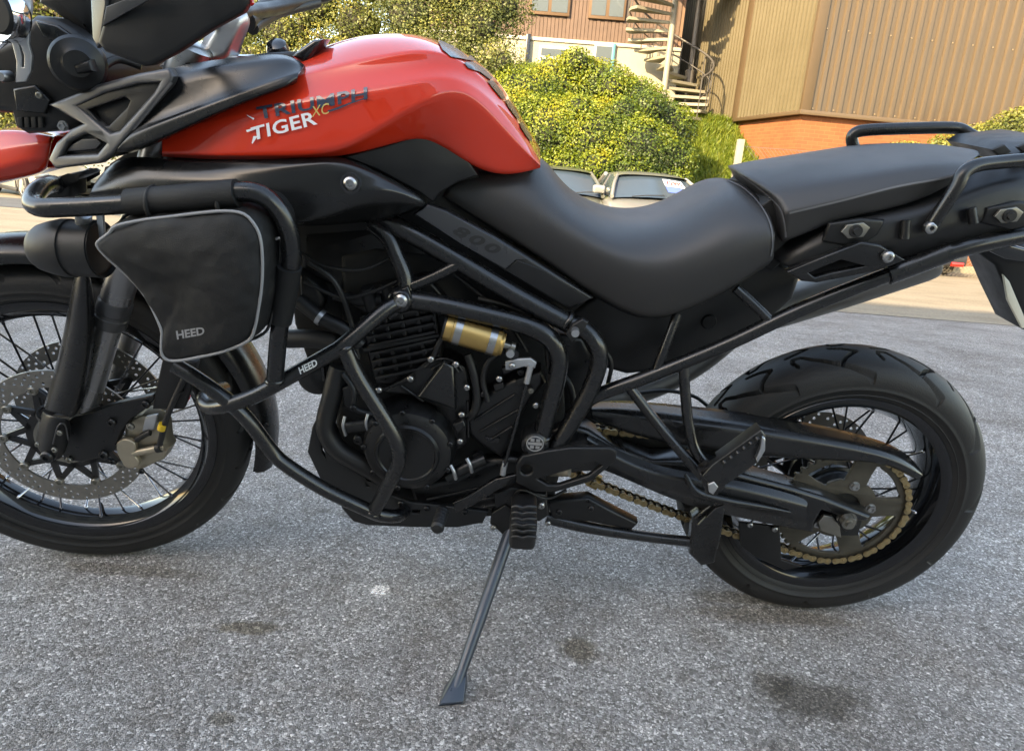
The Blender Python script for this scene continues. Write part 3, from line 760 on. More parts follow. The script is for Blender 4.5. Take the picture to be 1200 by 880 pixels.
# black knee panel between tank and seat
plate('knee_panel', [(404, 184, -.190), (452, 171, -.178), (490, 158, -.162), (499, 156, -.160), (514, 160, -.157), (549, 188, -.148), (560, 206, -.140), (536, 214, -.145), (516, 226, -.150), (508, 238, -.155), (490, 226, -.165), (440, 200, -.185)], .03, 'plastic', bike, bevel=.004)
# ---- upper fairing trim along the tank
grid('tank_side_trim', [
  [P(196, 79, -.150), P(236, 72, -.150), P(277, 67, -.148), P(312, 64, -.142), P(336, 63, -.135), P(358, 77, -.125)],
  [P(202, 92, -.190), P(240, 83, -.190), P(282, 77, -.186), P(318, 72, -.178), P(340, 70, -.168), P(359, 79, -.150)],
  [P(156, 154, -.205), P(200, 138, -.210), P(250, 119, -.210), P(300, 100, -.206), P(335, 88, -.200), P(351, 85, -.190)],
  [P(148, 160, -.212), P(200, 141, -.217), P(250, 122, -.217), P(300, 103, -.213), P(335, 91, -.208), P(350, 87, -.195)],
  [P(129, 183, -.214), P(172, 171, -.219), P(232, 142, -.221), P(285, 119, -.219), P(328, 103, -.215), P(349, 95, -.205)],
  [P(131, 186, -.16), P(174, 174, -.16), P(232, 145, -.16), P(285, 122, -.16), P(328, 106, -.16), P(350, 97, -.16)]],
  'satin', bike, crease={1: .6, 2: .9, 3: .9, 4: .9}, sub=2, thick=.003, label='black trim panel over the front of the tank')
plate('tank_front_trim', [(341, 66), (352, 57), (366, 47), (378, 46), (371, 58), (359, 78), (350, 72)], .05, 'gloss', bike, y=-.115, bevel=.006)
# ---- grey fork-guard frame of the nose with two openings
plate('nose_side_frame', [(56, 123, -.165), (74, 116, -.17), (110, 100, -.185), (160, 86, -.2), (198, 80, -.2), (204, 90, -.205), (200, 100, -.207), (150, 158, -.214), (130, 182, -.214), (117, 192, -.21), (66, 198, -.19), (57, 187, -.185), (64, 168, -.187), (82, 151, -.19), (94, 146, -.192), (68, 130, -.175)],
  .022, 'grey', bike, holes=[[(86, 125, -.19), (120, 110, -.19), (160, 99, -.2), (188, 97, -.2), (182, 108, -.2), (142, 153, -.2), (130, 156, -.2), (118, 149, -.2)], [(71, 183, -.19), (80, 167, -.19), (96, 158, -.2), (118, 158, -.2), (126, 168, -.2), (116, 180, -.2)]], bevel=.005, res=3, label='grey satin cross braced side frame of the nose')
plate('frame_shade_plate', [(80, 125, -.172), (120, 106, -.186), (192, 92, -.196), (190, 110, -.198), (142, 160, -.198), (120, 155, -.192)], .012, 'plastic', bike, bevel=.003, holes=[[(104, 129, -.18), (150, 114, -.18), (157, 118, -.18), (154, 125, -.18), (132, 147, -.18), (124, 147, -.18)]])  # darker plates stand in for the shaded inner faces of the frame
plate('dark_backing', [(100, 128, -.168), (152, 110, -.178), (160, 118, -.18), (132, 150, -.18), (120, 148, -.176)], .004, 'engine', bike, bevel=.001)  # dark sheet stands in for the unlit interior behind the opening
plate('frame_shade_plate', [(68, 187, -.174), (78, 163, -.176), (96, 154, -.182), (122, 155, -.188), (130, 168, -.190), (117, 185, -.186)], .006, 'plastic', bike, bevel=.002)
plate('inset_panel', [(77, 178, -.184), (84, 170, -.184), (96, 163, -.188), (113, 163, -.191), (119, 168, -.192), (112, 175, -.191)], .005, 'grey', bike, bevel=.0015)
plate('nose_groove', [(152, 154, -.209), (158, 153, -.2095), (203, 98, -.2085), (199, 97, -.2085)], .004, 'grey', bike, bevel=.001)
# ---- gloss shroud below the tank with its bolt
grid('radiator_shroud', [
  [P(126, 196, -.15), P(150, 181, -.165), P(200, 189, -.19), P(260, 190, -.20), P(330, 187, -.205), P(394, 183, -.2), P(420, 190, -.19), P(460, 211, -.175), P(486, 226, -.165), P(498, 236, -.155)],
  [P(112, 211, -.17), P(142, 194, -.19), P(205, 201, -.208), P(262, 202, -.214), P(325, 199, -.216), P(390, 189, -.214), P(420, 196, -.208), P(460, 214, -.193), P(487, 229, -.178), P(499, 238, -.16)],
  [P(104, 226, -.19), P(148, 214, -.205), P(212, 214, -.222), P(268, 215, -.226), P(318, 226, -.226), P(352, 236, -.226), P(395, 232, -.223), P(445, 217, -.212), P(482, 231, -.188), P(498, 240, -.163)],
  [P(101, 232, -.19), P(150, 236, -.205), P(215, 240, -.222), P(268, 246, -.226), P(322, 256, -.226), P(352, 261, -.225), P(392, 250, -.219), P(440, 232, -.205), P(480, 238, -.185), P(498, 242, -.163)],
  [P(108, 236, -.14), P(150, 246, -.15), P(215, 256, -.17), P(268, 262, -.18), P(322, 264, -.18), P(352, 264, -.185), P(396, 263, -.175), P(440, 258, -.165), P(470, 251, -.16), P(497, 243, -.155)]],
  'shroud', bike, crease={1: .5, 2: .3, 3: .95, 0: .8, 4: 1}, sub=2, thick=.003, label='gloss black shroud panel below the tank')
bolt(411, 215, -.222, .011, bike, 'cap')
lathe('bolt_cup', [(.0118, .004), (.0118, -.001), (.0155, -.001), (.0155, .004)], 'gloss', bike, closedprof=True, seg=24, c=P(411, 215, -.219))
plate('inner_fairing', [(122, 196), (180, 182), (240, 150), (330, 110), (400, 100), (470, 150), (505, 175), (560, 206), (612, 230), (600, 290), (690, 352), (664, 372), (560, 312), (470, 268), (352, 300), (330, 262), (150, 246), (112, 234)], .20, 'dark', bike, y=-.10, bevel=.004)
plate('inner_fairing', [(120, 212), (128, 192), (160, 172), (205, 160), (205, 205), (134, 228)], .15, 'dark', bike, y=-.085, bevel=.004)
# ---- seats
grid('rider_seat', [
  [P(520, 232, -.085), P(575, 268, -.09), P(630, 300, -.095), P(700, 351, -.105), P(752, 379, -.11), P(800, 368, -.11), P(860, 338, -.11), P(905, 309, -.10)],
  [P(517, 229, -.105), P(572, 264, -.118), P(628, 297, -.128), P(698, 347, -.142), P(756, 377, -.150), P(803, 365, -.154), P(862, 334, -.158), P(908, 303, -.155)],
  [P(520, 222, -.112), P(580, 240, -.128), P(640, 266, -.142), P(705, 305, -.164), P(762, 328, -.176), P(808, 318, -.180), P(866, 294, -.180), P(911, 276, -.172)],
  [P(546, 206, -.095), P(600, 199, -.112), P(652, 246, -.125), P(712, 286, -.148), P(768, 299, -.160), P(816, 282, -.160), P(864, 254, -.155), P(905, 252, -.145)],
  [P(600, 182, -.040), P(634, 184, -.060), P(663, 233, -.07), P(715, 262, -.075), P(770, 263, -.08), P(813, 245, -.08), P(854, 217, -.08), P(888, 229, -.08)],
  [P(600, 178, 0), P(640, 182, 0), P(666, 230, 0), P(718, 255, 0), P(766, 254, 0), P(806, 237, 0), P(848, 211, 0), P(874, 214, 0)]],
  'vinyl', bike, crease={0: 1, 1: .75}, ccol={7: .8, 0: .5}, sub=3, mirror=True, ends=.6, label='black vinyl rider seat')
grid('pillion_seat', [
  [P(914, 283, -.10), P(940, 276, -.105), P(984, 253, -.105), P(1040, 246, -.105), P(1090, 231, -.105), P(1122, 210, -.10)],
  [P(917, 284, -.150), P(942, 275, -.152), P(986, 256, -.152), P(1042, 246, -.150), P(1092, 230, -.148), P(1124, 209, -.142)],
  [P(921, 250, -.162), P(948, 244, -.163), P(992, 234, -.163), P(1050, 219, -.160), P(1096, 211, -.157), P(1126, 204, -.150)],
  [P(906, 226, -.135), P(938, 219, -.138), P(990, 209, -.138), P(1050, 197, -.136), P(1100, 190, -.132), P(1140, 190, -.12)],
  [P(866, 203, -.05), P(904, 198, -.06), P(975, 189, -.06), P(1045, 180, -.06), P(1105, 175, -.06), P(1152, 182, -.06)],
  [P(862, 199, 0), P(898, 190, 0), P(970, 180, 0), P(1045, 172, 0), P(1105, 167, 0), P(1154, 176, 0)]],
  'vinyl', bike, crease={0: 1, 1: .8, 2: .8, 3: .25}, ccol={0: .6, 5: .5}, sub=3, mirror=True, ends=.5, label='black vinyl pillion seat')
# stitched seams, laid on the seats' own surfaces
bpy.context.view_layer.update()
def seam(pts, target, w=.8):
    sp = [Vector((*p, 0)) for p in pts]; sp = spline([tuple(p) for p in sp], 6); up, dn = [], []
    for i, p in enumerate(sp):
        t = (sp[min(i+1, len(sp)-1)]-sp[max(i-1, 0)]).normalized(); n_ = Vector((-t.y, t.x, 0))*w
        up.append((p.x+n_.x, p.y+n_.y)); dn.append((p.x-n_.x, p.y-n_.y))
    return drape('seam', [up+dn[::-1]], target, 'seam', bike, off=.0012, cut=5)
rs, ps = bpy.data.objects['rider_seat'], bpy.data.objects['pillion_seat']
seam([(853, 212), (872, 222), (890, 240), (902, 262), (905, 285), (903, 300)], rs)
seam([(868, 205), (892, 222), (914, 243), (920, 262), (921, 278)], ps)
seam([(925, 250), (955, 243), (992, 234), (1050, 219), (1096, 211), (1120, 206)], ps)
# ---- side cover carrying the 800
plate('side_cover', [(483, 252, -.165), (501, 239, -.16), (524, 247, -.155), (580, 277, -.15), (640, 314, -.147), (697, 350, -.145), (667, 364, -.148), (590, 318, -.155), (540, 288, -.16)], .02, 'satin', bike, bevel=.006, res=3, label='satin black side cover with embossed number')
sc2 = plate('side_cover_panel', [(592, 317, -.1565), (606, 305, -.155), (640, 318, -.152), (688, 349, -.1485), (668, 361, -.150)], .004, 'plastic', bike, bevel=.0015)
covb = plate('side_cover_crest', [(487, 251, -.1675), (503, 241, -.163), (524, 249, -.1585), (580, 280, -.154), (618, 304, -.1525), (604, 305, -.156), (592, 315, -.158), (540, 286, -.163)], .003, 'crest', bike, bevel=.001)
bpy.context.view_layer.update()
text_on('lettering', '800', [(537, 263), (589, 290), (529, 273), (581, 300)], covb, 'dark', bike, bold=.035, shear=.2, label='embossed number 800', spacing=1.25, off=.0006)

# ---- under-seat tray and tail
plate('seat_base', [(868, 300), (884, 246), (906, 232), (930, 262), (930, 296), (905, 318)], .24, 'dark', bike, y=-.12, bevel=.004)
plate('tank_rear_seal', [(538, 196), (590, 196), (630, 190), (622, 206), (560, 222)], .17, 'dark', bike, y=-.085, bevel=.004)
plate('under_tray', [(668, 366), (700, 345), (770, 370), (865, 328), (906, 300), (940, 322), (930, 352), (895, 382), (850, 410), (792, 434), (735, 440), (706, 432), (695, 408)], .14, 'plastic', bike, y=-.085, bevel=.012, res=3)
lathe('tray_plug', [(0, -.004), (.012, -.004), (.014, 0), (0, 0)], 'plastic', bike, c=P(831, 377, -.086), seg=20)
grid('tail_panel', [
  [P(890, 300, -.10), P(930, 262, -.10), P(1000, 236, -.10), P(1060, 224, -.10), P(1100, 210, -.10), P(1150, 196, -.10), P(1215, 190, -.10)],
  [P(915, 309, -.145), P(955, 286, -.156), P(1000, 262, -.158), P(1060, 255, -.158), P(1110, 240, -.156), P(1150, 222, -.150), P(1215, 205, -.14)],
  [P(930, 318, -.150), P(965, 303, -.160), P(1005, 290, -.164), P(1060, 282, -.164), P(1110, 268, -.162), P(1150, 256, -.158), P(1215, 246, -.15)],
  [P(945, 331, -.135), P(985, 318, -.14), P(1020, 312, -.142), P(1065, 304, -.142), P(1110, 294, -.14), P(1150, 284, -.138), P(1215, 276, -.13)]],
  'plastic', bike, crease={0: 1, 1: .4, 2: .7, 3: 1}, sub=2, thick=.006, label='matt black plastic tail panel under the pillion seat')
plate('tail_recess', [(965, 283), (972, 262), (1010, 256), (1038, 258), (1030, 276), (1008, 290), (985, 288)], .012, 'plastic', bike, y=-.166, bevel=.005)
plate('tail_recess', [(1150, 262), (1158, 244), (1196, 236), (1215, 238), (1215, 262), (1185, 270)], .012, 'plastic', bike, y=-.163, bevel=.005)
for hx, hy, yy in ((1003, 271, -.173), (1183, 253, -.170)):
    hexo = [(hx-17, hy+1), (hx-10, hy-7), (hx+9, hy-10), (hx+17, hy-4), (hx+9, hy+7), (hx-9, hy+9)]
    plate('hex_insert', hexo, .006, 'bobbin', bike, y=yy, bevel=.0012, label='grey hexagonal rack insert')
    lathe('rubber_plug', [(0, -.006), (.005, -.006), (.006, -.003), (.0095, -.003), (.0105, .003), (0, .003)], 'softrub', bike, c=P(hx, hy, yy-.001), seg=18)
for pts in (((1062, 258), (1060, 280)), ((1138, 244), (1141, 262))):
    ptube('tail_rib', [(*pts[0], -.168), (*pts[1], -.172)], .007, 'plastic', bike, n=4)
plate('pillion_bracket', [(922, 319, -.17), (968, 300, -.175), (1010, 284, -.18), (1032, 287, -.18), (1062, 305, -.18), (1030, 318, -.178), (958, 332, -.172), (940, 330, -.17)], .018, 'satin', bike, holes=[[(948, 320, -.17), (984, 304, -.17), (1012, 311, -.17), (975, 319, -.17), (955, 325, -.17)]], bevel=.004, label='black strap bracket below the tail panel')
bolt(1040, 301, -.184, .010, bike, 'cap'); bolt(1090, 267, -.176, .010, bike, 'cap')
# ---- rear rack and grab rails
plate('rear_rack', [(1146, 172, 0), (1160, 164, 0), (1215, 158, 0), (1215, 190, 0), (1160, 186, 0)], .22, 'plastic', bike, bevel=.01, bulge=lambda x, z: -.11)
for i in range(2):
    plate('rack_slot', [(1163+i*30, 176-3*i), (1178+i*30, 170-3*i), (1186+i*30, 178-3*i), (1172+i*30, 184-3*i)], .01, 'dark', bike, y=-.112, bevel=.002)
ptube('grab_rail', [(1089, 268, -.17), (1102, 248, -.172), (1121, 219, -.172), (1129, 203, -.168), (1145, 194, -.16), (1175, 190, -.15), (1215, 187, -.145)], .0105, 'satin', bike, n=8, label='near grab rail of the rear rack')
ptube('grab_rail', [(1004, 180, .13), (999, 168, .13), (1000, 158, .13), (1014, 153, .13), (1060, 151, .13), (1110, 150, .13), (1126, 152, .13), (1140, 160, .12), (1160, 168, .1)], .011, 'satin', bike, n=8, label='far grab rail looping up behind the pillion seat')
# ---- number plate carrier
plate('rear_mudguard', [(1140, 292), (1172, 283), (1225, 290), (1225, 390), (1202, 388), (1184, 350), (1168, 312)], .10, 'plastic', bike, y=-.05, bevel=.008)
plate('mudguard_flank', [(1152, 291), (1176, 284), (1225, 298), (1225, 312), (1178, 304)], .02, 'gloss', bike, y=-.075, bevel=.004)
plate('number_plate', [(1176, 322), (1183, 330), (1206, 384), (1198, 385), (1181, 352)], .006, 'plate', bike, y=-.09, bevel=.001, label='pale edge of the number plate')
# ---- trellis frame tubes
ft = lambda pts, r=.0145, **k: ptube('frame_tube', pts, r, 'frame', bike, n=8, seg=16, **k)
ft([(432, 250, -.13), (470, 268, -.145), (520, 296, -.152), (600, 344, -.155), (668, 380, -.155)], .0165)
ft([(470, 350, -.17), (510, 356, -.17), (560, 367, -.168), (615, 381, -.165), (643, 395, -.165), (654, 415, -.165), (653, 440, -.165), (644, 475, -.165), (634, 515, -.165)], .0165)
ft([(476, 340, -.165), (474, 322, -.16), (465, 300, -.155), (455, 279, -.15), (436, 262, -.14)], .014)
ft([(476, 338, -.165), (505, 326, -.165), (540, 309, -.160)], .0095)
ft([(664, 378, -.155), (684, 386, -.160), (698, 402, -.165), (702, 422, -.165), (694, 450, -.165), (676, 485, -.165), (650, 528, -.165)], .0155)
ft([(680, 478, -.15), (700, 463, -.15), (760, 441, -.15), (850, 404, -.15), (940, 362, -.15), (1020, 330, -.15), (1112, 296, -.15)], .0125)
ft([(1040, 322, -.15), (1075, 309, -.15), (1112, 295, -.15)], .017)
ft([(1105, 297, -.15), (1150, 285, -.148), (1215, 272, -.14)], .015)
ft([(768, 436, -.15), (780, 405, -.145), (794, 368, -.13)], .0085)
ft([(862, 338, -.135), (880, 354, -.14), (903, 377, -.15)], .0085)
ft([(736, 452, -.15), (775, 502, -.16), (824, 559, -.19)], .0095)
ft([(800, 424, -.15), (803, 460, -.155), (807, 498, -.165), (816, 530, -.175), (838, 556, -.19)], .0095)
# engine mount node
lathe('engine_mount', [(0, -.022), (.012, -.022), (.017, -.02), (.021, -.014), (.021, .02), (0, .02)], 'frame', bike, c=P(470, 350, -.172), seg=28)
bolt(470, 352, -.198, .0125, bike, 'cap', 'mount_bolt')
plate('mount_lug', [(448, 362), (462, 342), (478, 336), (484, 352), (474, 366), (456, 376)], .012, 'frame', bike, y=-.186, bevel=.003)
# clamp and cable end on the upper junction
plate('cable_clamp', [(663, 392), (672, 380), (683, 374), (690, 378), (684, 388), (670, 402)], .012, 'softrub', bike, y=-.185, bevel=.003)
lathe('cable_end', [(0, -.008), (.0065, -.008), (.007, -.004), (.007, .006), (0, .006)], 'alu', bike, c=P(674, 389, -.192), seg=14)
# pivot cap with its crest
lathe('pivot_cap', [(0, -.012), (.017, -.012), (.0185, -.009), (.024, -.006), (.026, .0), (.026, .03), (0, .03)], 'satin', bike, c=P(627, 520, -.175), seg=36)
cc = P(627, 520, -.1875)
bm = bmesh.new(); lathe_bm(bm, [(.0136, -.0006), (.0156, -.0006), (.0156, .0003), (.0136, .0003)], seg=32, closedprof=True, c=cc)
for dx, dz, sx, sz in ((0, 0, .0125, .0026), (-.005, .007, .0035, .0028), (.005, .007, .0035, .0028), (-.005, -.007, .0035, .0028), (.005, -.007, .0035, .0028)):
    box_bm(bm, (cc.x+dx-sx, cc.y-.0006, cc.z+dz-sz), (cc.x+dx+sx, cc.y+.0003, cc.z+dz+sz))
bmlink('crest', bm, 'crestlines', bike, 30, 'round grey crest on the pivot cap')

# ---- engine
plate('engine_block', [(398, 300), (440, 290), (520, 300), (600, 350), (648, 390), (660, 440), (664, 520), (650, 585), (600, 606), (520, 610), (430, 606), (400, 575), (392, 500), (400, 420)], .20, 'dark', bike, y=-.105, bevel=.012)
plate('airbox', [(352, 268), (440, 262), (560, 302), (650, 372), (640, 392), (560, 372), (470, 350), (400, 340), (352, 320)], .18, 'engine', bike, y=-.10, bevel=.01)
plate('cylinder_block', [(420, 372), (452, 362), (502, 352), (518, 404), (520, 438), (470, 452), (438, 452)], .12, 'engine', bike, y=-.135, bevel=.008)
for k in range(5):
    plate('cooling_rib', [(428+k*19, 374-k*4), (433+k*19, 372-k*4), (452+k*17, 446-k*3), (447+k*17, 447-k*3)], .012, 'engine', bike, y=-.142, bevel=.002)
plate('cylinder_joint', [(424, 408), (515, 391), (517, 396), (426, 414)], .016, 'engine', bike, y=-.146, bevel=.003)
plate('cam_cover', [(410, 360), (424, 338), (500, 322), (522, 350), (506, 354), (430, 372)], .10, 'engine', bike, y=-.125, bevel=.01)
# generator cover: stepped round casting
gc = P(480, 523, -.165)
lathe('generator_cover', [(0, -.030), (.050, -.030), (.052, -.033), (.056, -.033), (.059, -.028), (.064, -.028), (.078, -.020), (.084, -.006), (.085, .05), (0, .05)], 'engine', bike, c=gc, seg=64, label='round black generator cover')
plate('cover_lug', [(530, 498), (543, 493), (546, 500), (536, 510)], .02, 'engine', bike, y=-.178, bevel=.004)
plate('upper_casing', [(450, 460), (470, 446), (498, 424), (524, 420), (546, 430), (552, 462), (548, 520), (535, 530), (510, 478), (480, 464)], .06, 'engine', bike, y=-.150, bevel=.006)
plate('casing_wedge', [(488, 466), (520, 424), (532, 430), (534, 482), (524, 478), (500, 470)], .03, 'satin', bike, y=-.172, bevel=.008, res=3)
for rr_, dx in ((24, 0), (17, 2)):
    pts = [(519+dx+rr_*math.cos(a), 441-rr_*.85*math.sin(a), -.154) for a in np.linspace(.35, 2.6, 7)]
    ptube('casing_rim', pts, .003, 'engine', bike, n=4, seg=8)
ptube('casing_rim', [(446, 458, -.154), (465, 450, -.154), (481, 445, -.154)], .003, 'engine', bike, seg=8)
for (x, y_) in ((505, 421), (534, 427), (481, 444), (444, 457), (547, 454), (541, 486), (539, 517), (585, 444), (586, 569), (634, 592), (628, 475)):
    bolt(x, y_, -.162, .0062 if x != 634 else .008, bike, 'cap')
plate('sprocket_cover', [(545, 489), (566, 464), (600, 446), (634, 436), (640, 450), (622, 470), (606, 498), (598, 520), (588, 538), (562, 522), (548, 508)], .05, 'engine', bike, y=-.150, bevel=.01, res=3, label='black front sprocket cover')
plate('cover_badge', [(568, 512), (586, 514), (585, 520), (570, 518)], .006, 'satin', bike, y=-.153, bevel=.001)
plate('lower_casing', [(478, 570), (530, 560), (566, 540), (598, 536), (640, 545), (640, 582), (560, 600), (490, 604)], .12, 'engine', bike, y=-.13, bevel=.015, res=3)
ptube('oil_hose', [(524, 560, -.17), (545, 548, -.165), (568, 538, -.155)], .011, 'engine', bike)
for x, y_ in ((531, 552), (550, 544)):
    ptube('hose_clip', [(x-3, y_-7, -.182), (x+1, y_+1, -.186), (x+3, y_+9, -.18)], .0035, 'alu', bike, n=4, seg=8)
ptube('header_hose', [(398, 430, -.13), (389, 465, -.14), (382, 500, -.15), (396, 526, -.155), (420, 541, -.155), (452, 560, -.15)], .0185, 'softrub', bike, n=8)
ptube('coolant_pipe', [(408, 500, -.16), (430, 497, -.165), (446, 494, -.165)], .013, 'engine', bike)
for x, y_ in ((405, 499), (432, 496)):
    ptube('pipe_clip', [(x-1, y_-11, -.172), (x-3, y_, -.178), (x, y_+11, -.172)], .003, 'alu', bike, n=4, seg=8)
plate('coolant_cap', [(400, 455), (414, 450), (420, 462), (412, 482), (402, 478)], .03, 'engine', bike, y=-.15, bevel=.005)
for x, y_, r_ in ((414, 478, .006), (420, 515, .009), (424, 519, .006)):
    bolt(x, y_, -.168, r_, bike, 'dark')
ptube('breather_hose', [(548, 415, -.15), (556, 440, -.155), (559, 465, -.155), (556, 482, -.155), (548, 490, -.15)], .008, 'softrub', bike)
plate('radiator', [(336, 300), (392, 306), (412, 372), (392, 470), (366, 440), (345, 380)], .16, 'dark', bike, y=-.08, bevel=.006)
ptube('radiator_hose', [(338, 397, -.11), (366, 397, -.12), (396, 402, -.13)], .017, 'softrub', bike)
plate('radiator_cowl', [(350, 318), (372, 334), (380, 352), (372, 372), (352, 362)], .06, 'plastic', bike, y=-.12, bevel=.008)
ptube('horn_bracket', [(384, 402, -.12), (378, 420, -.12), (381, 446, -.12)], .004, 'frame', bike)
lathe('horn', [(0, -.02), (.02, -.02), (.034, -.012), (.036, 0), (.02, .02), (0, .02)], 'engine', bike, c=P(372, 440, -.08), seg=28)
# shock reservoir, gold
ax = (P(590, 404, -.172)-P(522, 384, -.172)); L = ax.length; D_ = dirmat(ax); c0 = P(522, 384, -.172)
lathe('reservoir', [(0, 0), (.0205, 0), (.0215, .004), (.0215, .012), (.0225, .013), (.0225, L*.93), (.0195, L*.97), (.0195, L), (0, L)], 'gold', bike, c=c0, mtx=D_, seg=36, label='gold shock reservoir canister')
for f in (.22, .80):
    lathe('reservoir_band', [(.0222, L*f-.006), (.0236, L*f-.006), (.0236, L*f+.006), (.0222, L*f+.006)], 'steel', bike, c=c0, mtx=D_, seg=36, closedprof=True)
lathe('reservoir_cap', [(0, -.004), (.0195, -.004), (.0205, .002), (0, .004)], 'dark', bike, c=c0, mtx=D_, seg=32)
lathe('reservoir_valve', [(0, L), (.006, L), (.006, L+.012), (.009, L+.013), (.009, L+.02), (0, L+.02)], 'bobbin', bike, c=c0, mtx=D_, seg=14)
# gear linkage
plate('gear_arm', [(592, 424), (605, 421), (622, 420), (629, 425), (627, 432), (614, 430), (600, 434), (592, 434)], .008, 'alu', bike, y=-.178, bevel=.002, label='polished gear linkage arm')
bolt(600, 429, -.181, .0058, bike, 'cap'); lathe('arm_joint', [(0, -.01), (.009, -.01), (.011, .0), (.011, .02), (0, .02)], 'frame', bike, c=P(602, 413, -.165), seg=18)
ptube('gear_rod', [(618, 446, -.178), (604, 500, -.180), (591, 546, -.182)], .0033, 'frame', bike, n=3, seg=8)
for a_, b_ in (((622, 428), (617, 449)), ((592, 541), (589, 556))):
    ptube('rod_end', [(*a_, -.179), (*b_, -.181)], .0055, 'alu', bike, n=2, seg=10)
plate('gear_lever', [(530, 590), (548, 582), (580, 562), (606, 556), (604, 566), (584, 574), (552, 594), (534, 601)], .012, 'frame', bike, y=-.185, bevel=.003, label='gear lever')
bmq = bmesh.new(); q0 = P(517, 604, -.20); dq = Vector((-.05, -1, .05)).normalized(); Dm = dirmat(dq)
lathe_bm(bmq, [(0, -.02), (.010, -.02)] + [(.0125 if i % 2 else .0105, -.015+i*.005) for i in range(12)] + [(.009, .045), (0, .046)], seg=18, c=q0, mtx=Dm)
bmlink('lever_rubber', bmq, 'softrub', bike, 40)
# heel plate and foot pegs
plate('heel_guard', [(604, 545), (612, 535), (640, 529), (668, 525), (716, 525), (723, 529), (722, 541), (692, 565), (652, 577), (625, 577), (605, 566)], .014, 'plastic', bike, y=-.190, holes=[[(630, 562), (664, 552), (698, 542), (706, 546), (690, 558), (655, 569), (642, 569)], [(617+7*math.cos(a), 551+6*math.sin(a)) for a in np.linspace(0, 2*math.pi, 14, endpoint=False)]], bevel=.004, res=3, label='black heel guard plate')
lathe('peg_pivot', [(0, -.02), (.011, -.02), (.013, -.012), (.013, .02), (0, .02)], 'caliper', bike, c=P(655, 550, -.17), mtx=dirmat((1, -.3, .25)), seg=18)
# rider's rubber peg, seen from its outer end
pc = P(613, 612, -.215)
bm = bmesh.new()
box_bm(bm, (pc.x-.024, pc.y-.052, pc.z-.026), (pc.x+.024, pc.y+.05, pc.z+.034))
bmesh.ops.bevel(bm, geom=bm.edges[:], offset=.011, segments=3, affect='EDGES', profile=.5)
fpeg = bmlink('foot_peg', bm, 'softrub', bike, 50, 'ribbed rubber rider foot peg')
for k in range(6):
    ptube('peg_rib', [(600.5, 594+k*7, -.268), (606, 593+k*7, -.2705), (612, 595+k*7, -.2715), (619, 593.5+k*7, -.2705), (628, 594+k*7, -.267)], .0034, 'softrub', fpeg, n=4, seg=8)
plate('peg_bracket', [(578, 580), (600, 572), (640, 580), (644, 604), (632, 612), (600, 606), (580, 596)], .03, 'engine', bike, y=-.16, bevel=.005)
plate('stand_bracket', [(576, 602), (592, 592), (606, 600), (606, 628), (598, 636), (584, 622), (574, 614)], .02, 'engine', bike, y=-.165, bevel=.003)
bolt(578, 618, -.168, .006, bike, 'cap'); bolt(642, 613, -.15, .006, bike, 'cap')
# side stand down to its foot on the ground
foot = BIKE_I @ G(530, 818); top = P(600, 616, -.15)
kn = top.lerp(foot, .86)
ss = tube('side_stand', [top, top.lerp(foot, .3), top.lerp(foot, .6), kn, foot+Vector((0, 0, .004))], [.0125, .0125, .0115, .0095, .0095], 'stand', bike, n=5, seg=14, label='side stand propping the bike up')
fx = BIKE_I @ G(514, 826); fy = BIKE_I @ G(542, 823); fz = BIKE_I @ G(536, 800)
bm = bmesh.new()
t0 = kn.lerp(foot, .05); d_ = (foot-kn).normalized(); sd_ = Vector((1, 0, 0)); 
A_ = [t0+Vector((-.010, -.008, 0)), t0+Vector((.010, -.008, 0)), t0+Vector((.010, .010, 0)), t0+Vector((-.010, .010, 0))]
B_ = [fx+Vector((0, -.004, .001)), fy+Vector((0, -.004, .001)), fy+Vector((.004, .035, .001)), fx+Vector((.004, .035, .001))]
C_ = [p+Vector((.002, 0, .007)) for p in B_]
vs = [[bm.verts.new(p) for p in q] for q in (A_, C_, B_)]
for i in range(2):
    for k in range(4): bm.faces.new((vs[i][k], vs[i][(k+1) % 4], vs[i+1][(k+1) % 4], vs[i+1][k]))
bm.faces.new(vs[0][::-1]); bm.faces.new(vs[2])
bmesh.ops.bevel(bm, geom=bm.edges[:], offset=.0018, segments=2, affect='EDGES', profile=.5)
bmlink('stand_foot', bm, 'stand', bike, 40)
# centre stand
ptube('centre_stand', [(640, 606, -.12), (690, 618, -.125), (760, 629, -.13), (832, 637, -.14)], [.013, .012, .0105, .0105], 'frame', bike, label='folded centre stand')
plate('centre_stand_foot', [(812, 608), (836, 590), (850, 596), (846, 628), (838, 660), (822, 664), (808, 650)], .03, 'frame', bike, y=-.15, bevel=.006)
plate('stand_tang', [(838, 596), (848, 592), (846, 610), (820, 622), (818, 616)], .006, 'frame', bike, y=-.172, bevel=.001)
plate('stand_arm', [(640, 588), (690, 584), (720, 600), (748, 614), (740, 622), (690, 612), (648, 612)], .03, 'engine', bike, y=-.13, bevel=.006)
ptube('chain_roller', [(690, 560, -.07), (702, 566, -.075)], .016, 'gold', bike)
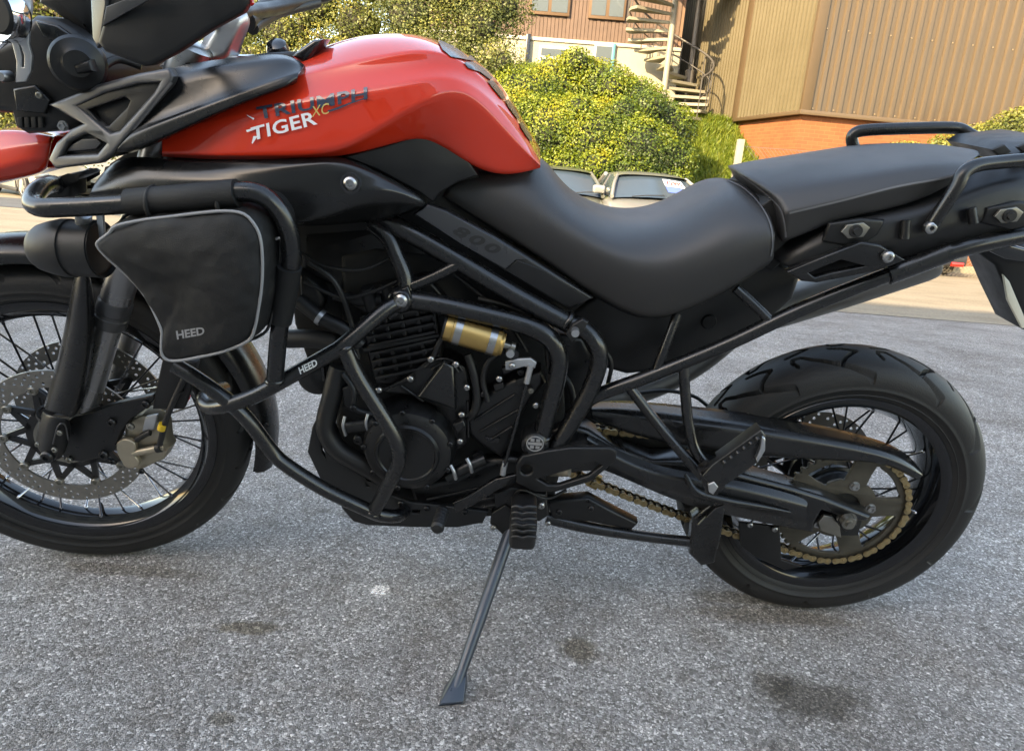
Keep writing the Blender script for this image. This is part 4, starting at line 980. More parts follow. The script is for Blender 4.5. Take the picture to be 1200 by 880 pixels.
# bash plate
plate('bash_plate', [(379, 474, -.12), (366, 500, -.13), (360, 530, -.14), (378, 568, -.15), (414, 611, -.16), (430, 615, -.16), (486, 617, -.16), (536, 617, -.16), (566, 612, -.16), (572, 600, -.16), (520, 594, -.16), (480, 590, -.16), (440, 575, -.155), (410, 545, -.15), (392, 500, -.135)], .012, 'skid', bike, holes=[[(376, 522, -.14), (380, 530, -.14), (382, 537, -.14), (377, 530, -.14)], [(428, 568, -.155), (446, 568, -.155), (444, 573, -.155), (429, 572, -.155)], [(482, 599, -.16), (492, 598, -.16), (491, 602, -.16), (483, 602, -.16)]], bevel=.003, label='black bash plate under the engine')
plate('bash_plate_floor', [(400, 596), (440, 606), (560, 606), (566, 614), (430, 616), (412, 610)], .24, 'skid', bike, y=-.12, bevel=.004)
plate('sump', [(400, 520), (470, 560), (560, 580), (580, 600), (430, 604), (400, 570)], .20, 'engine', bike, y=-.11, bevel=.012)

# ---- swing arm and rear end
plate('swing_arm', [(640, 508), (664, 498), (690, 505), (720, 524), (766, 541), (800, 540), (832, 546), (872, 557), (926, 571), (968, 584), (1022, 606), (1016, 613), (1004, 612), (964, 600), (957, 612), (954, 626), (930, 622), (850, 605), (820, 596), (800, 588), (770, 574), (750, 560), (720, 552), (660, 556), (636, 545)], .055, 'satin', bike, y=-.128, bevel=.010, res=3, label='black swing arm')
grid('swing_arm_cover', rowsP(
  [(690, 507, -.135), (722, 527, -.138), (766, 545, -.14), (806, 553, -.14), (850, 560, -.14), (900, 571, -.14), (950, 585, -.138)],
  [(688, 513, -.150), (720, 536, -.153), (764, 556, -.155), (806, 562, -.155), (850, 569, -.155), (900, 580, -.153), (945, 594, -.148)],
  [(690, 530, -.152), (716, 546, -.155), (760, 565, -.158), (806, 580, -.158), (850, 588, -.158), (900, 600, -.155), (945, 610, -.150)],
  [(692, 545, -.135), (720, 555, -.138), (764, 575, -.14), (806, 592, -.14), (850, 603, -.14), (900, 613, -.14), (948, 622, -.138)]), 'satin', bike, crease={1: .8, 2: .8}, sub=2)
ptube('arm_ridge', [(803, 556, -.156), (816, 576, -.166), (850, 586, -.167), (890, 593, -.163), (926, 600, -.155)], [.003, .008, .007, .005, .002], 'satin', bike)
plate('axle_slot', [(958, 604), (985, 600), (1012, 606), (1006, 628), (985, 628), (962, 622)], .02, 'dark', bike, y=-.112, bevel=.003)
plate('axle_plate', [(959, 612), (966, 604), (976, 606), (984, 616), (986, 630), (962, 622)], .008, 'bobbin', bike, y=-.126, bevel=.0015)
bolt(993, 612, -.14, .0165, bike, 'dark', 'axle_nut'); lathe('axle_end', [(0, -.012), (.007, -.012), (.008, -.004), (.013, -.004), (.013, .01), (0, .01)], 'bobbin', bike, c=P(994, 612, -.15), seg=18)
plate('chain_guide', [(866, 612), (914, 618), (916, 656), (940, 664), (920, 668), (884, 652), (868, 640)], .008, 'plastic', bike, y=-.11, bevel=.002)
bolt(879, 615, -.115, .006, bike, 'cap'); bolt(908, 620, -.115, .006, bike, 'cap')
plate('chain_slider', [(676, 486), (700, 494), (770, 508), (812, 528), (770, 540), (722, 524), (690, 512), (670, 508)], .03, 'softrub', bike, y=-.072, bevel=.004)
plate('shock_linkage', [(646, 392), (684, 396), (698, 424), (690, 462), (700, 500), (690, 540), (640, 560), (636, 480)], .12, 'engine', bike, y=-.07, bevel=.01)
# upper chain guard
grid('chain_guard', rowsP(
  [(690, 470, -.06), (740, 470, -.06), (817, 477, -.06), (913, 489, -.06), (985, 504, -.06), (1035, 517, -.06), (1062, 531, -.06), (1078, 549, -.07)],
  [(690, 478, -.105), (740, 482, -.11), (817, 491, -.115), (913, 504, -.115), (985, 517, -.112), (1035, 528, -.11), (1062, 540, -.105), (1083, 556, -.1)],
  [(690, 482, -.118), (740, 488, -.122), (817, 498, -.126), (913, 511, -.126), (985, 523, -.122), (1035, 534, -.118), (1062, 546, -.112), (1082, 558, -.105)],
  [(692, 490, -.118), (740, 508, -.122), (817, 524, -.126), (913, 535, -.126), (985, 537, -.122), (1035, 540, -.118), (1058, 550, -.112), (1078, 562, -.105)],
  [(692, 492, -.1), (740, 510, -.1), (817, 526, -.1), (913, 537, -.1), (985, 539, -.1), (1035, 542, -.1), (1056, 552, -.1), (1076, 563, -.1)]), 'satin', bike, crease={1: .6, 2: .8, 3: .9, 0: 1}, sub=2, thick=.003, label='black chain guard over the rear sprocket')
# pillion foot peg folded up, with bright edge
plate('pillion_peg', [(823, 558), (835, 545), (893, 504), (898, 512), (898, 526), (886, 544), (848, 571), (836, 572)], .018, 'frame', bike, y=-.235, bevel=.003, label='folded pillion foot peg')
plate('peg_tread', [(842, 540), (892, 504), (896, 510), (847, 546)], .03, 'softrub', bike, y=-.242, bevel=.003)
for k in range(6):
    a_ = k/6.; ptube('tread_stud', [(848+46*a_, 540-33*a_, -.243), (850+46*a_, 543-33*a_, -.247)], .0035, 'softrub', bike, n=2, seg=8)
plate('peg_edge', [(893, 512), (897, 514), (897, 528), (888, 543), (886, 538), (891, 526)], .012, 'alu', bike, y=-.244, bevel=.002)
plate('peg_clevis', [(820, 556), (832, 548), (848, 560), (850, 572), (838, 582), (828, 580)], .03, 'frame', bike, y=-.225, bevel=.003)
plate('peg_spring', [(830, 568), (837, 565), (842, 571), (836, 580), (831, 577)], .008, 'alu', bike, y=-.238, bevel=.002)
# exhaust silencer on the far side
a_, b_ = P(880, 372, .15), P(1092, 302, .17)
tube('silencer', [a_, a_.lerp(b_, .1), a_.lerp(b_, .5), a_.lerp(b_, .95), b_], [.030, .040, .044, .044, .036], 'silencer', bike, n=6, seg=28, label='brushed steel silencer on the far side')
ptube('exhaust_pipe', [(700, 470, .10), (760, 456, .12), (820, 425, .14), (885, 370, .15)], .024, 'silencer', bike)
ptube('brake_line', [(740, 462, .08), (780, 458, .08), (812, 464, .08), (830, 476, .08)], .004, 'softrub', bike)
ptube('shock_spring', [(640, 420, .0), (664, 470, .0), (676, 520, .0)], .03, 'engine', bike)
# ---- smaller engine parts: fins, leads, hoses, clips, casting ribs
cable = lambda pts, r=.0035, mat='softrub': ptube('cable', pts, r, mat, bike, n=6, seg=8)
for k in range(8):
    y0 = 372+k*9.5
    plate('cooling_fin', [(424+k*2.2, y0+4), (505+k*1.6, y0-13), (506+k*1.6, y0-9.5), (425+k*2.2, y0+7.5)], .014, 'engine', bike, y=-.150, bevel=.0015)
for x, y_ in ((432, 344), (456, 338), (482, 332)):
    lathe('ignition_coil', [(0, -.012), (.011, -.012), (.013, -.006), (.013, .03), (0, .03)], 'softrub', bike, c=P(x, y_, -.13), mtx=dirmat((.2, .2, -1)), seg=16)
cable([(352, 296, -.13), (380, 312, -.14), (425, 316, -.14), (466, 298, -.13)])
cable([(356, 330, -.13), (398, 348, -.14), (430, 344, -.143), (470, 328, -.14)])
cable([(362, 308, -.14), (392, 330, -.145), (410, 372, -.14), (420, 420, -.14)], .005)
cable([(520, 312, -.13), (556, 340, -.135), (592, 372, -.14), (618, 412, -.145)], .004)
cable([(560, 350, -.14), (600, 360, -.14), (636, 384, -.14), (644, 430, -.14)], .006)
cable([(536, 372, -.15), (516, 400, -.155), (508, 418, -.155)], .005)
cable([(590, 410, -.155), (572, 424, -.16), (566, 446, -.16), (572, 470, -.16)], .005)
cable([(600, 584, -.165), (612, 574, -.17), (640, 584, -.16), (664, 574, -.15)], .003)
cable([(402, 438, -.15), (414, 456, -.158), (416, 478, -.16), (436, 486, -.16)], .005)
cable([(650, 430, -.10), (668, 452, -.11), (672, 486, -.11), (662, 512, -.12)], .006)
cable([(700, 400, -.12), (716, 424, -.12), (712, 452, -.12)], .004)
for pts, r in (([(350, 352, -.12), (376, 372, -.13), (404, 386, -.135), (424, 404, -.135)], .013), ([(392, 346, -.12), (420, 352, -.125), (448, 350, -.125)], .010)):
    ptube('coolant_hose', pts, r, 'softrub', bike, n=6)
for x, y_, yy, d in ((376, 372, -.13, (1, -.2, -.6)), (412, 392, -.135, (1, -.1, -.8))):
    lathe('hose_clip', [(.0135, -.004), (.0148, -.004), (.0148, .004), (.0135, .004)], 'alu', bike, c=P(x, y_, yy), mtx=dirmat(d), seg=20, closedprof=True)
for k in range(9):
    a = 2*math.pi*k/9+.3
    bolt(0, 0, 0, .005, bike, 'dark', 'cover_bolt', at=gc+Vector((.0795*math.cos(a), -.021, .0795*math.sin(a))))
for a_, b_ in (((556, 492), (604, 462)), ((562, 506), (608, 480)), ((574, 516), (600, 500))):
    ptube('casting_rib', [(*a_, -.1505), ((a_[0]+b_[0])/2, (a_[1]+b_[1])/2, -.152), (*b_, -.1505)], .0028, 'engine', bike, n=3, seg=8)
for a_, b_ in (((470, 452), (496, 470)), ((548, 470), (549, 512)), ((500, 585), (560, 572)), ((520, 596), (590, 580))):
    ptube('casting_rib', [(*a_, -.152), (*b_, -.152)], .003, 'engine', bike, n=2, seg=8)
lathe('oil_filler', [(0, -.012), (.008, -.012), (.009, -.006), (.013, -.006), (.014, .004), (0, .004)], 'engine', bike, c=P(560, 536, -.145), seg=18)
for x, y_, r in ((500, 596, .006), (545, 600, .006), (470, 590, .006), (606, 590, .006), (622, 458, .005), (610, 436, .006), (566, 462, .005), (498, 412, .005), (520, 360, .006), (440, 366, .005), (655, 600, .006), (692, 596, .006), (700, 530, .007), (614, 540, .005), (640, 566, .005)):
    bolt(x, y_, -.16 if x < 650 else -.15, r, bike, 'bob' if (x+y_) % 3 == 0 else 'dark', 'small_bolt')
for x, y_ in ((588, 432), (604, 446), (578, 452)):
    plate('wiring_connector', [(x, y_), (x+11, y_-4), (x+13, y_+3), (x+2, y_+7)], .014, 'softrub', bike, y=-.156, bevel=.002)
lathe('pinch_clamp', [(0, -.004), (.007, -.004), (.008, .002), (0, .002)], 'alu', bike, c=P(598, 414, -.18), seg=14)
# weld beads where the frame tubes meet
for x, y_, yy, r, d in ((474, 343, -.166, .0155, (0, 0, 1)), (664, 376, -.156, .0185, (1, 0, -.6)), (686, 474, -.150, .0135, (1, 0, .5)), (736, 452, -.15, .0110, (.6, 0, -1)), (800, 426, -.15, .0110, (.1, 0, -1)), (768, 436, -.15, .010, (.3, 0, 1)), (635, 512, -.165, .0182, (-.2, 0, 1)), (322, 446, -.265, .0150, (0, 0, 1)), (404, 408, -.238, .0146, (.5, 0, -1)), (438, 600, -.218, .0146, (-.5, 0, -1))):
    lathe('weld_bead', [(r*.92, -.004), (r+.0006, -.002), (r+.0010, 0), (r+.0006, .002), (r*.92, .004)], 'frame', bike, c=P(x, y_, yy), mtx=dirmat(d), seg=24)
# dust boot folds and reflector on the near fork, cable ties
for x, y_ in ((228, 436), (218, 458)): lathe('cable_tie', [(.0062, -.002), (.0074, -.002), (.0074, .002), (.0062, .002)], 'softrub', bike, c=P(x-8, y_, -.133), mtx=dirmat((-.4, 0, -1)), seg=14, closedprof=True)
# ---- fork legs
def leg(s):
    # axis of the leg, steered with the wheel
    ax0 = STEERM @ Vector((-.012, s*.098, .335)); up = (STEERM.to_3x3() @ _k)
    return ax0, up
for s in (-1, 1):
    a0, u = leg(s)
    far = '' if s < 0 else ' far'
    D3 = dirmat(u)
    def at(t): return a0+u*t
    off = STEERM.to_3x3() @ Vector((.037, 0, 0))      # tubes stand behind the axle line
    b0 = a0+off*1.0
    lathe('fork_slider', [(0, .02), (.0225, .02), (.0225, .36), (0, .36)], 'forktube', bike, c=b0, mtx=D3, seg=28)
    lathe('fork_seal', [(.020, .302), (.0275, .302), (.0290, .306), (.0290, .322), (.0275, .324), (.0275, .330), (.0290, .332), (.0290, .352), (.0270, .356), (.020, .356)], 'frame' if s > 0 else 'grey', bike, c=b0, mtx=D3, seg=32, closedprof=True)
    lathe('fork_upper_tube', [(0, .356), (.0265, .356), (.0265, .70), (.024, .705), (0, .705)], 'forktube', bike, c=b0, mtx=D3, seg=32)
# fork guard: a curved shell in front of the near slider
a0, u = leg(-1)
grid('fork_guard', rowsP(
  [(107, 316, -0.139), (111, 380, -0.139), (107, 420, -0.139), (101, 455, -0.139), (90, 491, -0.139)],
  [(101, 315, -0.156), (104, 380, -0.162), (99, 420, -0.164), (92, 455, -0.164), (80, 489, -0.164)],
  [(95, 315, -0.158), (86, 378, -0.164), (78, 418, -0.166), (69, 455, -0.166), (60, 484, -0.166)],
  [(88, 322, -0.146), (77, 380, -0.144), (68, 420, -0.144), (58, 455, -0.144), (50, 480, -0.144)],
  [(89, 320, -0.124), (79, 380, -0.114), (70, 420, -0.114), (60, 455, -0.114), (52, 480, -0.114)]), 'satin', bike, crease={0: 1, 4: 1}, sub=2, thick=.004, label='black plastic fork guard')
grid('fork_foot', rowsP(
  [(84, 491, -0.142), (80, 512, -0.142), (74, 540, -0.142)],
  [(76, 490, -0.168), (70, 512, -0.168), (62, 540, -0.164)],
  [(60, 486, -0.170), (54, 508, -0.170), (50, 536, -0.164)],
  [(50, 482, -0.148), (43, 500, -0.148), (42, 522, -0.148)],
  [(52, 480, -0.104), (46, 500, -0.104), (44, 522, -0.104)]), 'plastic', bike, crease={0: 1, 4: 1}, sub=2, thick=.005)
lathe('fork_ring', [(.030, -.002), (.0345, -.002), (.0345, .003), (.030, .003)], 'satin', bike, c=P(67, 487, -.118), mtx=dirmat(u), seg=32, closedprof=True)
bolt(56, 535, -.166, .0125, bike, 'dark', 'axle_clamp'); bolt(70, 507, -.171, .0055, bike, 'bob'); bolt(64, 527, -.170, .0055, bike, 'bob'); bolt(44, 521, -.156, .005, bike, 'bob')
ptube('guard_seam', [(80, 515, -.158), (76, 498, -.165), (68, 499, -.172), (62, 520, -.172)], .0013, 'grey', bike, n=5, seg=6)
plate('caliper_carrier', [(78, 494), (86, 487), (106, 483), (132, 474), (179, 463), (181, 468), (170, 480), (153, 492), (142, 506), (134, 528), (120, 536), (96, 542), (74, 540), (70, 515)], .02, 'engine', bike, y=-.125, bevel=.004, label='cast fork foot carrying the brake caliper')
bolt(131, 495, -.128, .0085, bike, 'dark'); bolt(122, 533, -.128, .0095, bike, 'dark'); bolt(171, 474, -.128, .008, bike, 'dark'); bolt(81, 539, -.128, .0065, bike, 'bob')
# caliper
cal = plate('brake_caliper', [(146, 504), (152, 492), (166, 486), (180, 492), (190, 500), (192, 520), (196, 528), (190, 540), (176, 546), (164, 552), (150, 548), (142, 530)], .045, 'caliper', bike, y=-.112, bevel=.008, res=3, label='bronze coloured twin piston brake caliper')
plate('caliper_face', [(136, 521), (141, 516), (148, 515), (157, 519), (159, 527), (157, 533), (162, 540), (162, 546), (156, 549), (147, 548), (142, 541), (137, 531)], .012, 'caliper', cal, y=-.130, bevel=.003, round_=3, res=3)
ptube('slide_pin', [(157, 531, -.124), (186, 525, -.122), (194, 524, -.122)], .0075, 'caliper', cal, n=3)
ptube('pin_boot', [(184, 525, -.124), (189, 524, -.124)], .0095, 'softrub', cal, n=2)
bolt(153, 500, -.128, .0075, cal, 'bob'); bolt(166, 552, -.118, .006, cal, 'dark'); bolt(132, 541, -.12, .006, cal, 'dark')
ptube('bleed_nipple', [(160, 515, -.122), (172, 508, -.124), (176, 507, -.124)], .006, 'softrub', cal, n=3)
plate('caliper_bridge', [(170, 489), (184, 486), (180, 504), (166, 506)], .01, 'alu', cal, y=-.122, bevel=.002)
ptube('brake_hose', [(222, 430, -.13), (208, 460, -.135), (196, 488, -.14), (187, 521, -.13)], .0055, 'softrub', bike)
ptube('hose_band', [(191, 497, -.14), (189, 503, -.139)], .0075, 'yellow', bike, n=2)
plate('hose_shield', [(190, 420), (230, 425), (226, 445), (214, 480), (178, 480), (181, 462)], .02, 'plastic', bike, y=-.125, bevel=.004)
# far fork details seen through the wheel
ptube('far_brake_hose', [(205, 440, .11), (214, 470, .11), (222, 462, .11)], .006, 'redlens', bike)
# ---- front mudguard: a hugging arc over the tyre
fm = link('front_mudguard', None, bike) if False else None
bm = bmesh.new()
prof = [(.362, -.056), (.372, -.058), (.384, -.050), (.396, -.030), (.400, 0), (.396, .030), (.384, .050), (.372, .058), (.362, .056), (.368, .050), (.379, .044), (.390, .028), (.394, 0), (.390, -.028), (.379, -.044), (.368, -.050)]
lathe_bm(bm, prof, seg=70, a0=R(-15), a1=R(150), closedprof=True)
bm.transform(FW)
bmlink('front_mudguard', bm, 'satin', bike, 50, 'black front mudguard hugging the tyre')
bolt(0, 0, 0, .006, bike, 'dark', at=FW @ Vector((.386, -.052, .02)), d=(1, -1, 0))
# ---- red beak
grid('beak', rowsP(
  [(-90, 190, 0), (-40, 158, 0), (10, 149, 0), (50, 154, 0), (64, 160, 0)],
  [(-90, 195, -.05), (-40, 162, -.06), (5, 153, -.065), (46, 158, -.07), (63, 162, -.07)],
  [(-90, 205, -.06), (-40, 190, -.08), (0, 176, -.085), (44, 168, -.09), (60, 168, -.085)],
  [(-90, 212, -.06), (-40, 214, -.085), (0, 195, -.09), (36, 186, -.095), (57, 186, -.085)],
  [(-90, 218, -.05), (-40, 222, -.07), (0, 211, -.075), (46, 203, -.08), (55, 195, -.075)],
  [(-90, 222, 0), (-40, 226, 0), (0, 216, 0), (46, 205, 0), (55, 198, 0)]), 'red', bike, crease={1: .7, 2: .6, 3: .5, 4: .7}, ccol={4: .8}, sub=2, mirror=False, thick=.004, label='glossy red beak above the front wheel')
# mirrored half of the beak comes from the same rows on the right side
bk = bpy.data.objects['beak']; mm = bk.modifiers.new('mir', 'MIRROR'); mm.use_axis = (False, True, False)
bk.modifiers.move(bk.modifiers.find('mir'), 0)
# ---- headlight unit
plate('headlight_housing', [(-30, 60), (10, 44), (37, 18), (60, 22), (82, 34), (106, 55), (119, 80), (121, 97), (104, 122), (98, 150), (76, 154), (28, 158), (14, 150), (10, 134), (-30, 130)], .26, 'plastic', bike, y=-.155, bevel=.016, res=4, label='black headlight housing')
lathe('bulb_cap', [(0, -.030), (.018, -.030), (.022, -.026), (.034, -.022), (.038, -.016), (.038, .02), (0, .02)], 'plastic', bike, c=P(92, 74, -.168), mtx=dirmat((-.55, 1, 0)), seg=36)
plate('cap_tab', [(84, 76), (104, 70), (108, 84), (88, 88)], .02, 'plastic', bike, y=-.198, bevel=.006)
plate('adjuster_knob', [(53, 60), (66, 60), (69, 70), (63, 75), (53, 71)], .025, 'satin', bike, y=-.178, bevel=.006, res=3)
plate('dash_cowl', [(38, -30), (112, -30), (112, 54), (95, 44), (60, 16), (40, 4)], .2, 'plastic', bike, y=-.12, bevel=.02)
plate('cowl_panel', [(40, 24), (66, 30), (92, 48), (74, 50), (50, 44)], .01, 'satin', bike, y=-.172, bevel=.003)
plate('cowl_panel', [(14, 104), (40, 100), (58, 118), (52, 134), (18, 130)], .01, 'satin', bike, y=-.166, bevel=.004)
for k in range(4): plate('vent_slot', [(20+k*8, 138), (25+k*8, 137.5), (26+k*8, 150), (21+k*8, 150.5)], .006, 'dark', bike, y=-.160, bevel=.001)
bolt(74, 148, -.172, .0075, bike, 'hex'); bolt(46, 112, -.178, .005, bike, 'bob'); bolt(108, 62, -.165, .005, bike, 'bob')
ptube('lamp_cable', [(112, 92, -.165), (122, 78, -.15), (140, 70, -.13), (166, 78, -.12)], .006, 'softrub', bike)
# bright lamp bracket at the nose
plate('lamp_bracket', [(20, -6), (36, -4), (37, 10), (34, 28), (33, 52), (37, 66), (36, 84), (30, 96), (18, 97), (19, 72), (14, 52), (22, 28)], .005, 'alu', bike, y=-.205, bevel=.0012, holes=[[(21, 51), (24, 54), (28, 66), (28, 79), (25, 79), (25, 67)]], label='slotted alloy lamp bracket')
lathe('bracket_bolt', [(0, -.01), (.006, -.01), (.008, -.006), (.008, .01), (0, .01)], 'steel', bike, c=P(6, 90, -.20), seg=14)
lathe('spot_lamp', [(0, -.002), (.026, -.002), (.029, -.013), (.035, -.015), (.037, -.010), (.037, .008), (.030, .018), (0, .020)], 'chrome', bike, c=P(3, 16, -.215), mtx=dirmat((.25, 1, 0)), seg=36, label='chrome ringed spot lamp')
lathe('lamp_back', [(0, -.012), (.024, -.012), (.027, -.006), (0, -.006)], 'dark', bike, c=P(3, 16, -.222), mtx=dirmat((.25, 1, 0)), seg=28)
ptube('lamp_wire', [(-10, 62, -.2), (10, 47, -.205), (26, 33, -.21)], .0032, 'chrome', bike, seg=8)
# ---- clamps, risers, bars
lathe('fork_top', [(0, .016), (.020, .016), (.027, .013), (.031, .008), (.031, -.05), (0, -.05)], 'steel', bike, c=P(224, 62, -.105), mtx=dirmat(_k), seg=32)
plate('top_clamp', [(184, 78), (196, 68), (218, 70), (262, 64), (280, 66), (270, 78), (200, 84)], .18, 'alu', bike, y=-.09, bevel=.006)
grid('bar_riser', rowsP(
  [(236, 76, -.07), (240, 58, -.07), (256, 34, -.07), (258, 18, -.07)],
  [(240, 76, -.085), (246, 58, -.085), (262, 36, -.085), (266, 16, -.085)],
  [(262, 74, -.085), (266, 56, -.085), (276, 36, -.085), (282, 14, -.085)],
  [(276, 70, -.07), (276, 54, -.07), (284, 34, -.07), (292, 10, -.07)]), 'alu', bike, crease={0: 1, 3: 1, 1: .6, 2: .6}, sub=2, thick=.02)
ptube('handlebar', [(150, -20, -.30), (190, 10, -.22), (230, 22, -.12), (275, 18, -.04), (300, 14, .06), (322, 10, .16), (352, 2, .26), (400, -10, .36)], .0125, 'plastic', bike, n=8, label='black handlebar')
ptube('bar_hose', [(296, 34, .02), (306, 26, .1), (330, 14, .2), (372, 3, .3)], .010, 'softrub', bike)
ptube('bar_hose', [(288, 26, .0), (300, 18, .1), (330, 2, .22), (360, -8, .3)], .016, 'softrub', bike)
plate('right_grip_guard', [(300, 0, .22), (352, -12, .3), (384, -10, .34), (380, 2, .34), (345, 12, .3), (312, 26, .24), (296, 24, .22)], .04, 'plastic', bike, bevel=.01)
lathe('ignition_lock', [(0, -.012), (.010, -.012), (.016, -.008), (.019, 0), (.019, .012), (0, .012)], 'gloss', bike, c=P(325, 57, .02), mtx=dirmat((0, .6, -1)), seg=28)
plate('instrument_deck', [(270, 68), (312, 62), (350, 60), (356, 74), (300, 82)], .18, 'plastic', bike, y=-.05, bevel=.01)
# hand guard close to the camera on the near bar end
hg = plate('hand_guard', [(119, -40, -.392), (124, 6, -.394), (116, 50, -.392), (124, 61, -.394), (166, 78, -.400), (176, 77, -.400), (203, 62, -.402), (247, 33, -.398), (284, 15, -.388), (292, 4, -.384), (292, -40, -.384)], .020, 'plastic', bike, bevel=.006, res=3, label='large angular black hand guard')
plate('guard_edge_reflection', [(104, -40, -.380), (107, 44, -.382), (113, 57, -.386), (118, 52, -.392), (126, 6, -.396), (121, -40, -.396)], .012, 'crest', bike, bevel=.004, res=3)  # paler grey imitates the bright reflection on the guard's forward edge
plate('guard_facet', [(124, 8, -.3965), (182, -14, -.403), (182, -4, -.4035), (120, 31, -.3965)], .003, 'crest', bike, bevel=.001)
lathe('guard_screw', [(0, -.003), (.003, -.003), (.004, 0), (0, 0)], 'redlens', bike, c=P(294, 3, -.378), seg=14)
# ---- crash bars (one welded frame)
crash = ptube('crash_bar', [(80, 224, -.12), (62, 216, -.17), (46, 222, -.235), (38, 236, -.28), (46, 243, -.300), (70, 243.5, -.305), (150, 239, -.31), (230, 231, -.315), (285, 225, -.315), (312, 232, -.31), (330, 252, -.305), (340, 280, -.30), (341, 310, -.295), (334, 350, -.285), (327, 390, -.275), (322, 448, -.265)], .0135, 'frame', bike, n=8, seg=18, label='black tubular engine crash bar')
cb = lambda pts, r=.0125: ptube('crash_bar_tube', pts, r, 'frame', crash, n=8, seg=16)
cb([(466, 354, -.19), (448, 366, -.205), (408, 400, -.235), (388, 414, -.24), (340, 441, -.25), (300, 463, -.252), (268, 474, -.25), (248, 477, -.235), (239, 470, -.215), (246, 460, -.18), (262, 455, -.13)], .0130)
cb([(205, 428, -.245), (236, 447, -.25), (270, 472, -.25), (292, 494, -.248), (318, 528, -.24), (336, 545, -.238), (380, 573, -.23), (424, 594, -.22), (446, 603, -.21), (466, 604, -.19), (474, 598, -.16)], .0130)
cb([(404, 408, -.238), (418, 438, -.24), (450, 490, -.245), (466, 522, -.245), (466, 545, -.24), (452, 574, -.23), (438, 600, -.218)], .0130)
plate('crash_bar_gusset', [(392, 412), (412, 404), (420, 420), (410, 424), (400, 418)], .008, 'frame', crash, y=-.238, bevel=.002)
ptube('foam_sleeve', [(152, 237.5, -.31), (215, 232, -.315), (278, 226, -.316)], .0185, 'fabric', crash, n=6, seg=20, label='foam sleeve on the upper crash bar')
ptube('foam_sleeve', [(339, 312, -.296), (334, 345, -.287), (328, 376, -.28)], .0180, 'fabric', crash, n=6, seg=20, label='foam sleeve on the crash bar upright')
bm = bmesh.new(); pa, pb = P(352, 436, -.262), P(371, 424, -.258)
bmt = text_bm('HEED', .03); qm = quadmap((349.5, 431), (370.5, 420.5), (352, 438.5), (372.5, 428))
for v in bmt.verts: v.co = (*qm(v.co.x, v.co.y), 0)
bpy.context.view_layer.update()
drape('bar_lettering', None, [c_ for c_ in crash.children if c_.name.startswith('crash_bar_tube')][0], 'emblem', crash, .0006, 4, 'white maker name on the crash bar', bmin=bmt)
# auxiliary lamp pod hung on the crash bar
lx = P(40, 290, -.275); rx = P(122, 292, -.275); L = (rx-lx).length; Dm = dirmat((rx-lx))
prof = [(0, 0), (.020, .0), (.027, .004), (.034, .014), (.039, .030)]
for k in (1, 4): prof += [(.0415+.002*math.sin(k*.7), .034+k*.014), (.0415+.002*math.sin(k*.7), .0455+k*.014), (.0402, .0460+k*.014), (.0402, .0475+k*.014)]
prof += [(.036, L-.006), (0, L)]
lathe('auxiliary_lamp', prof, 'softrub', bike, c=lx, mtx=Dm, seg=40, smooth=50, label='black ribbed auxiliary lamp pod under the crash bar')
ptube('lamp_mount', [(98, 262, -.28), (98, 250, -.29)], .011, 'alu', bike, n=2)
plate('lamp_stay', [(112, 252), (120, 250), (122, 282), (116, 280)], .006, 'alu', bike, y=-.285, bevel=.001)
# horn-like bracket above the crash bar
plate('bar_clamp', [(52, 216), (64, 208), (92, 202), (98, 206), (80, 214), (80, 232), (50, 236), (44, 230)], .06, 'plastic', bike, y=-.16, bevel=.012, res=3)

# ================================================================== bag on the crash bar
bag_o = P(240, 424, -.26)
bag = thing('crash_bar_bag', 'black fabric bag with grey piping strapped to the crash bar', 'bag', mat=BIKE @ Matrix.Translation(bag_o))
BAGI = Matrix.Translation(-bag_o)
def bagfix(o):
    o.parent = bag; o.data.transform(BAGI); return o
edge = [(114, 284), (127, 274), (136, 265), (168, 258), (200, 254), (235, 249.5), (264, 247.5), (286, 251), (300, 266), (306, 283), (308, 308), (307, 335), (303, 362), (298, 386), (290, 400), (262, 412), (233, 419), (212, 423), (197, 423), (189, 416), (188, 400), (187, 386), (170, 352), (148, 327), (126, 304), (115, 291)]
mid = P(225, 330, 0)
bm = bmesh.new()
front = [P(x, y_, -.338) for x, y_ in edge]; cxy = sum((p for p in front), Vector())/len(front)
def ringat(s, y, shift=(0, 0)):
    out = []
    for p in front:
        q = cxy+(p-cxy)*s; out.append(Vector((q.x+shift[0], y, q.z+shift[1])))
    return out
rings = [ringat(.18, -.352), ringat(.5, -.351), ringat(.8, -.347), ringat(.955, -.342), ringat(1.0, -.336), ringat(1.045, -.320), ringat(1.085, -.27, (.002, .004)), ringat(1.085, -.22, (.004, .006)), ringat(.98, -.19, (.006, .006)), ringat(.4, -.188, (.012, .006))]
# slack fabric: dents towards the front corner, folds down the leading edge
for ri, rg_ in enumerate(rings[:6]):
    for p in rg_:
        dx = p.x-P(205, 372, -.34).x; dz = p.z-P(205, 372, -.34).z
        p.y += .016*math.exp(-((dx/.035)**2+(dz/.06)**2))*(1 if ri < 4 else .4)
        dx = p.x-P(172, 330, -.34).x; dz = p.z-P(172, 330, -.34).z
        p.y += .010*math.exp(-((dx/.05)**2+(dz/.03)**2))
        dx = p.x-P(250, 310, -.34).x; dz = p.z-P(250, 310, -.34).z
        p.y -= .006*math.exp(-((dx/.07)**2+(dz/.07)**2))
V_ = [[bm.verts.new(p) for p in rg_] for rg_ in rings]; N_ = len(edge)
for i in range(len(V_)-1):
    for k in range(N_): bm.faces.new((V_[i][k], V_[i][(k+1) % N_], V_[i+1][(k+1) % N_], V_[i+1][k]))
bm.faces.new(V_[0]); bm.faces.new(V_[-1][::-1])
bo = bmlink('bag_body', bm, 'fabric', None, 180); bagfix(bo)
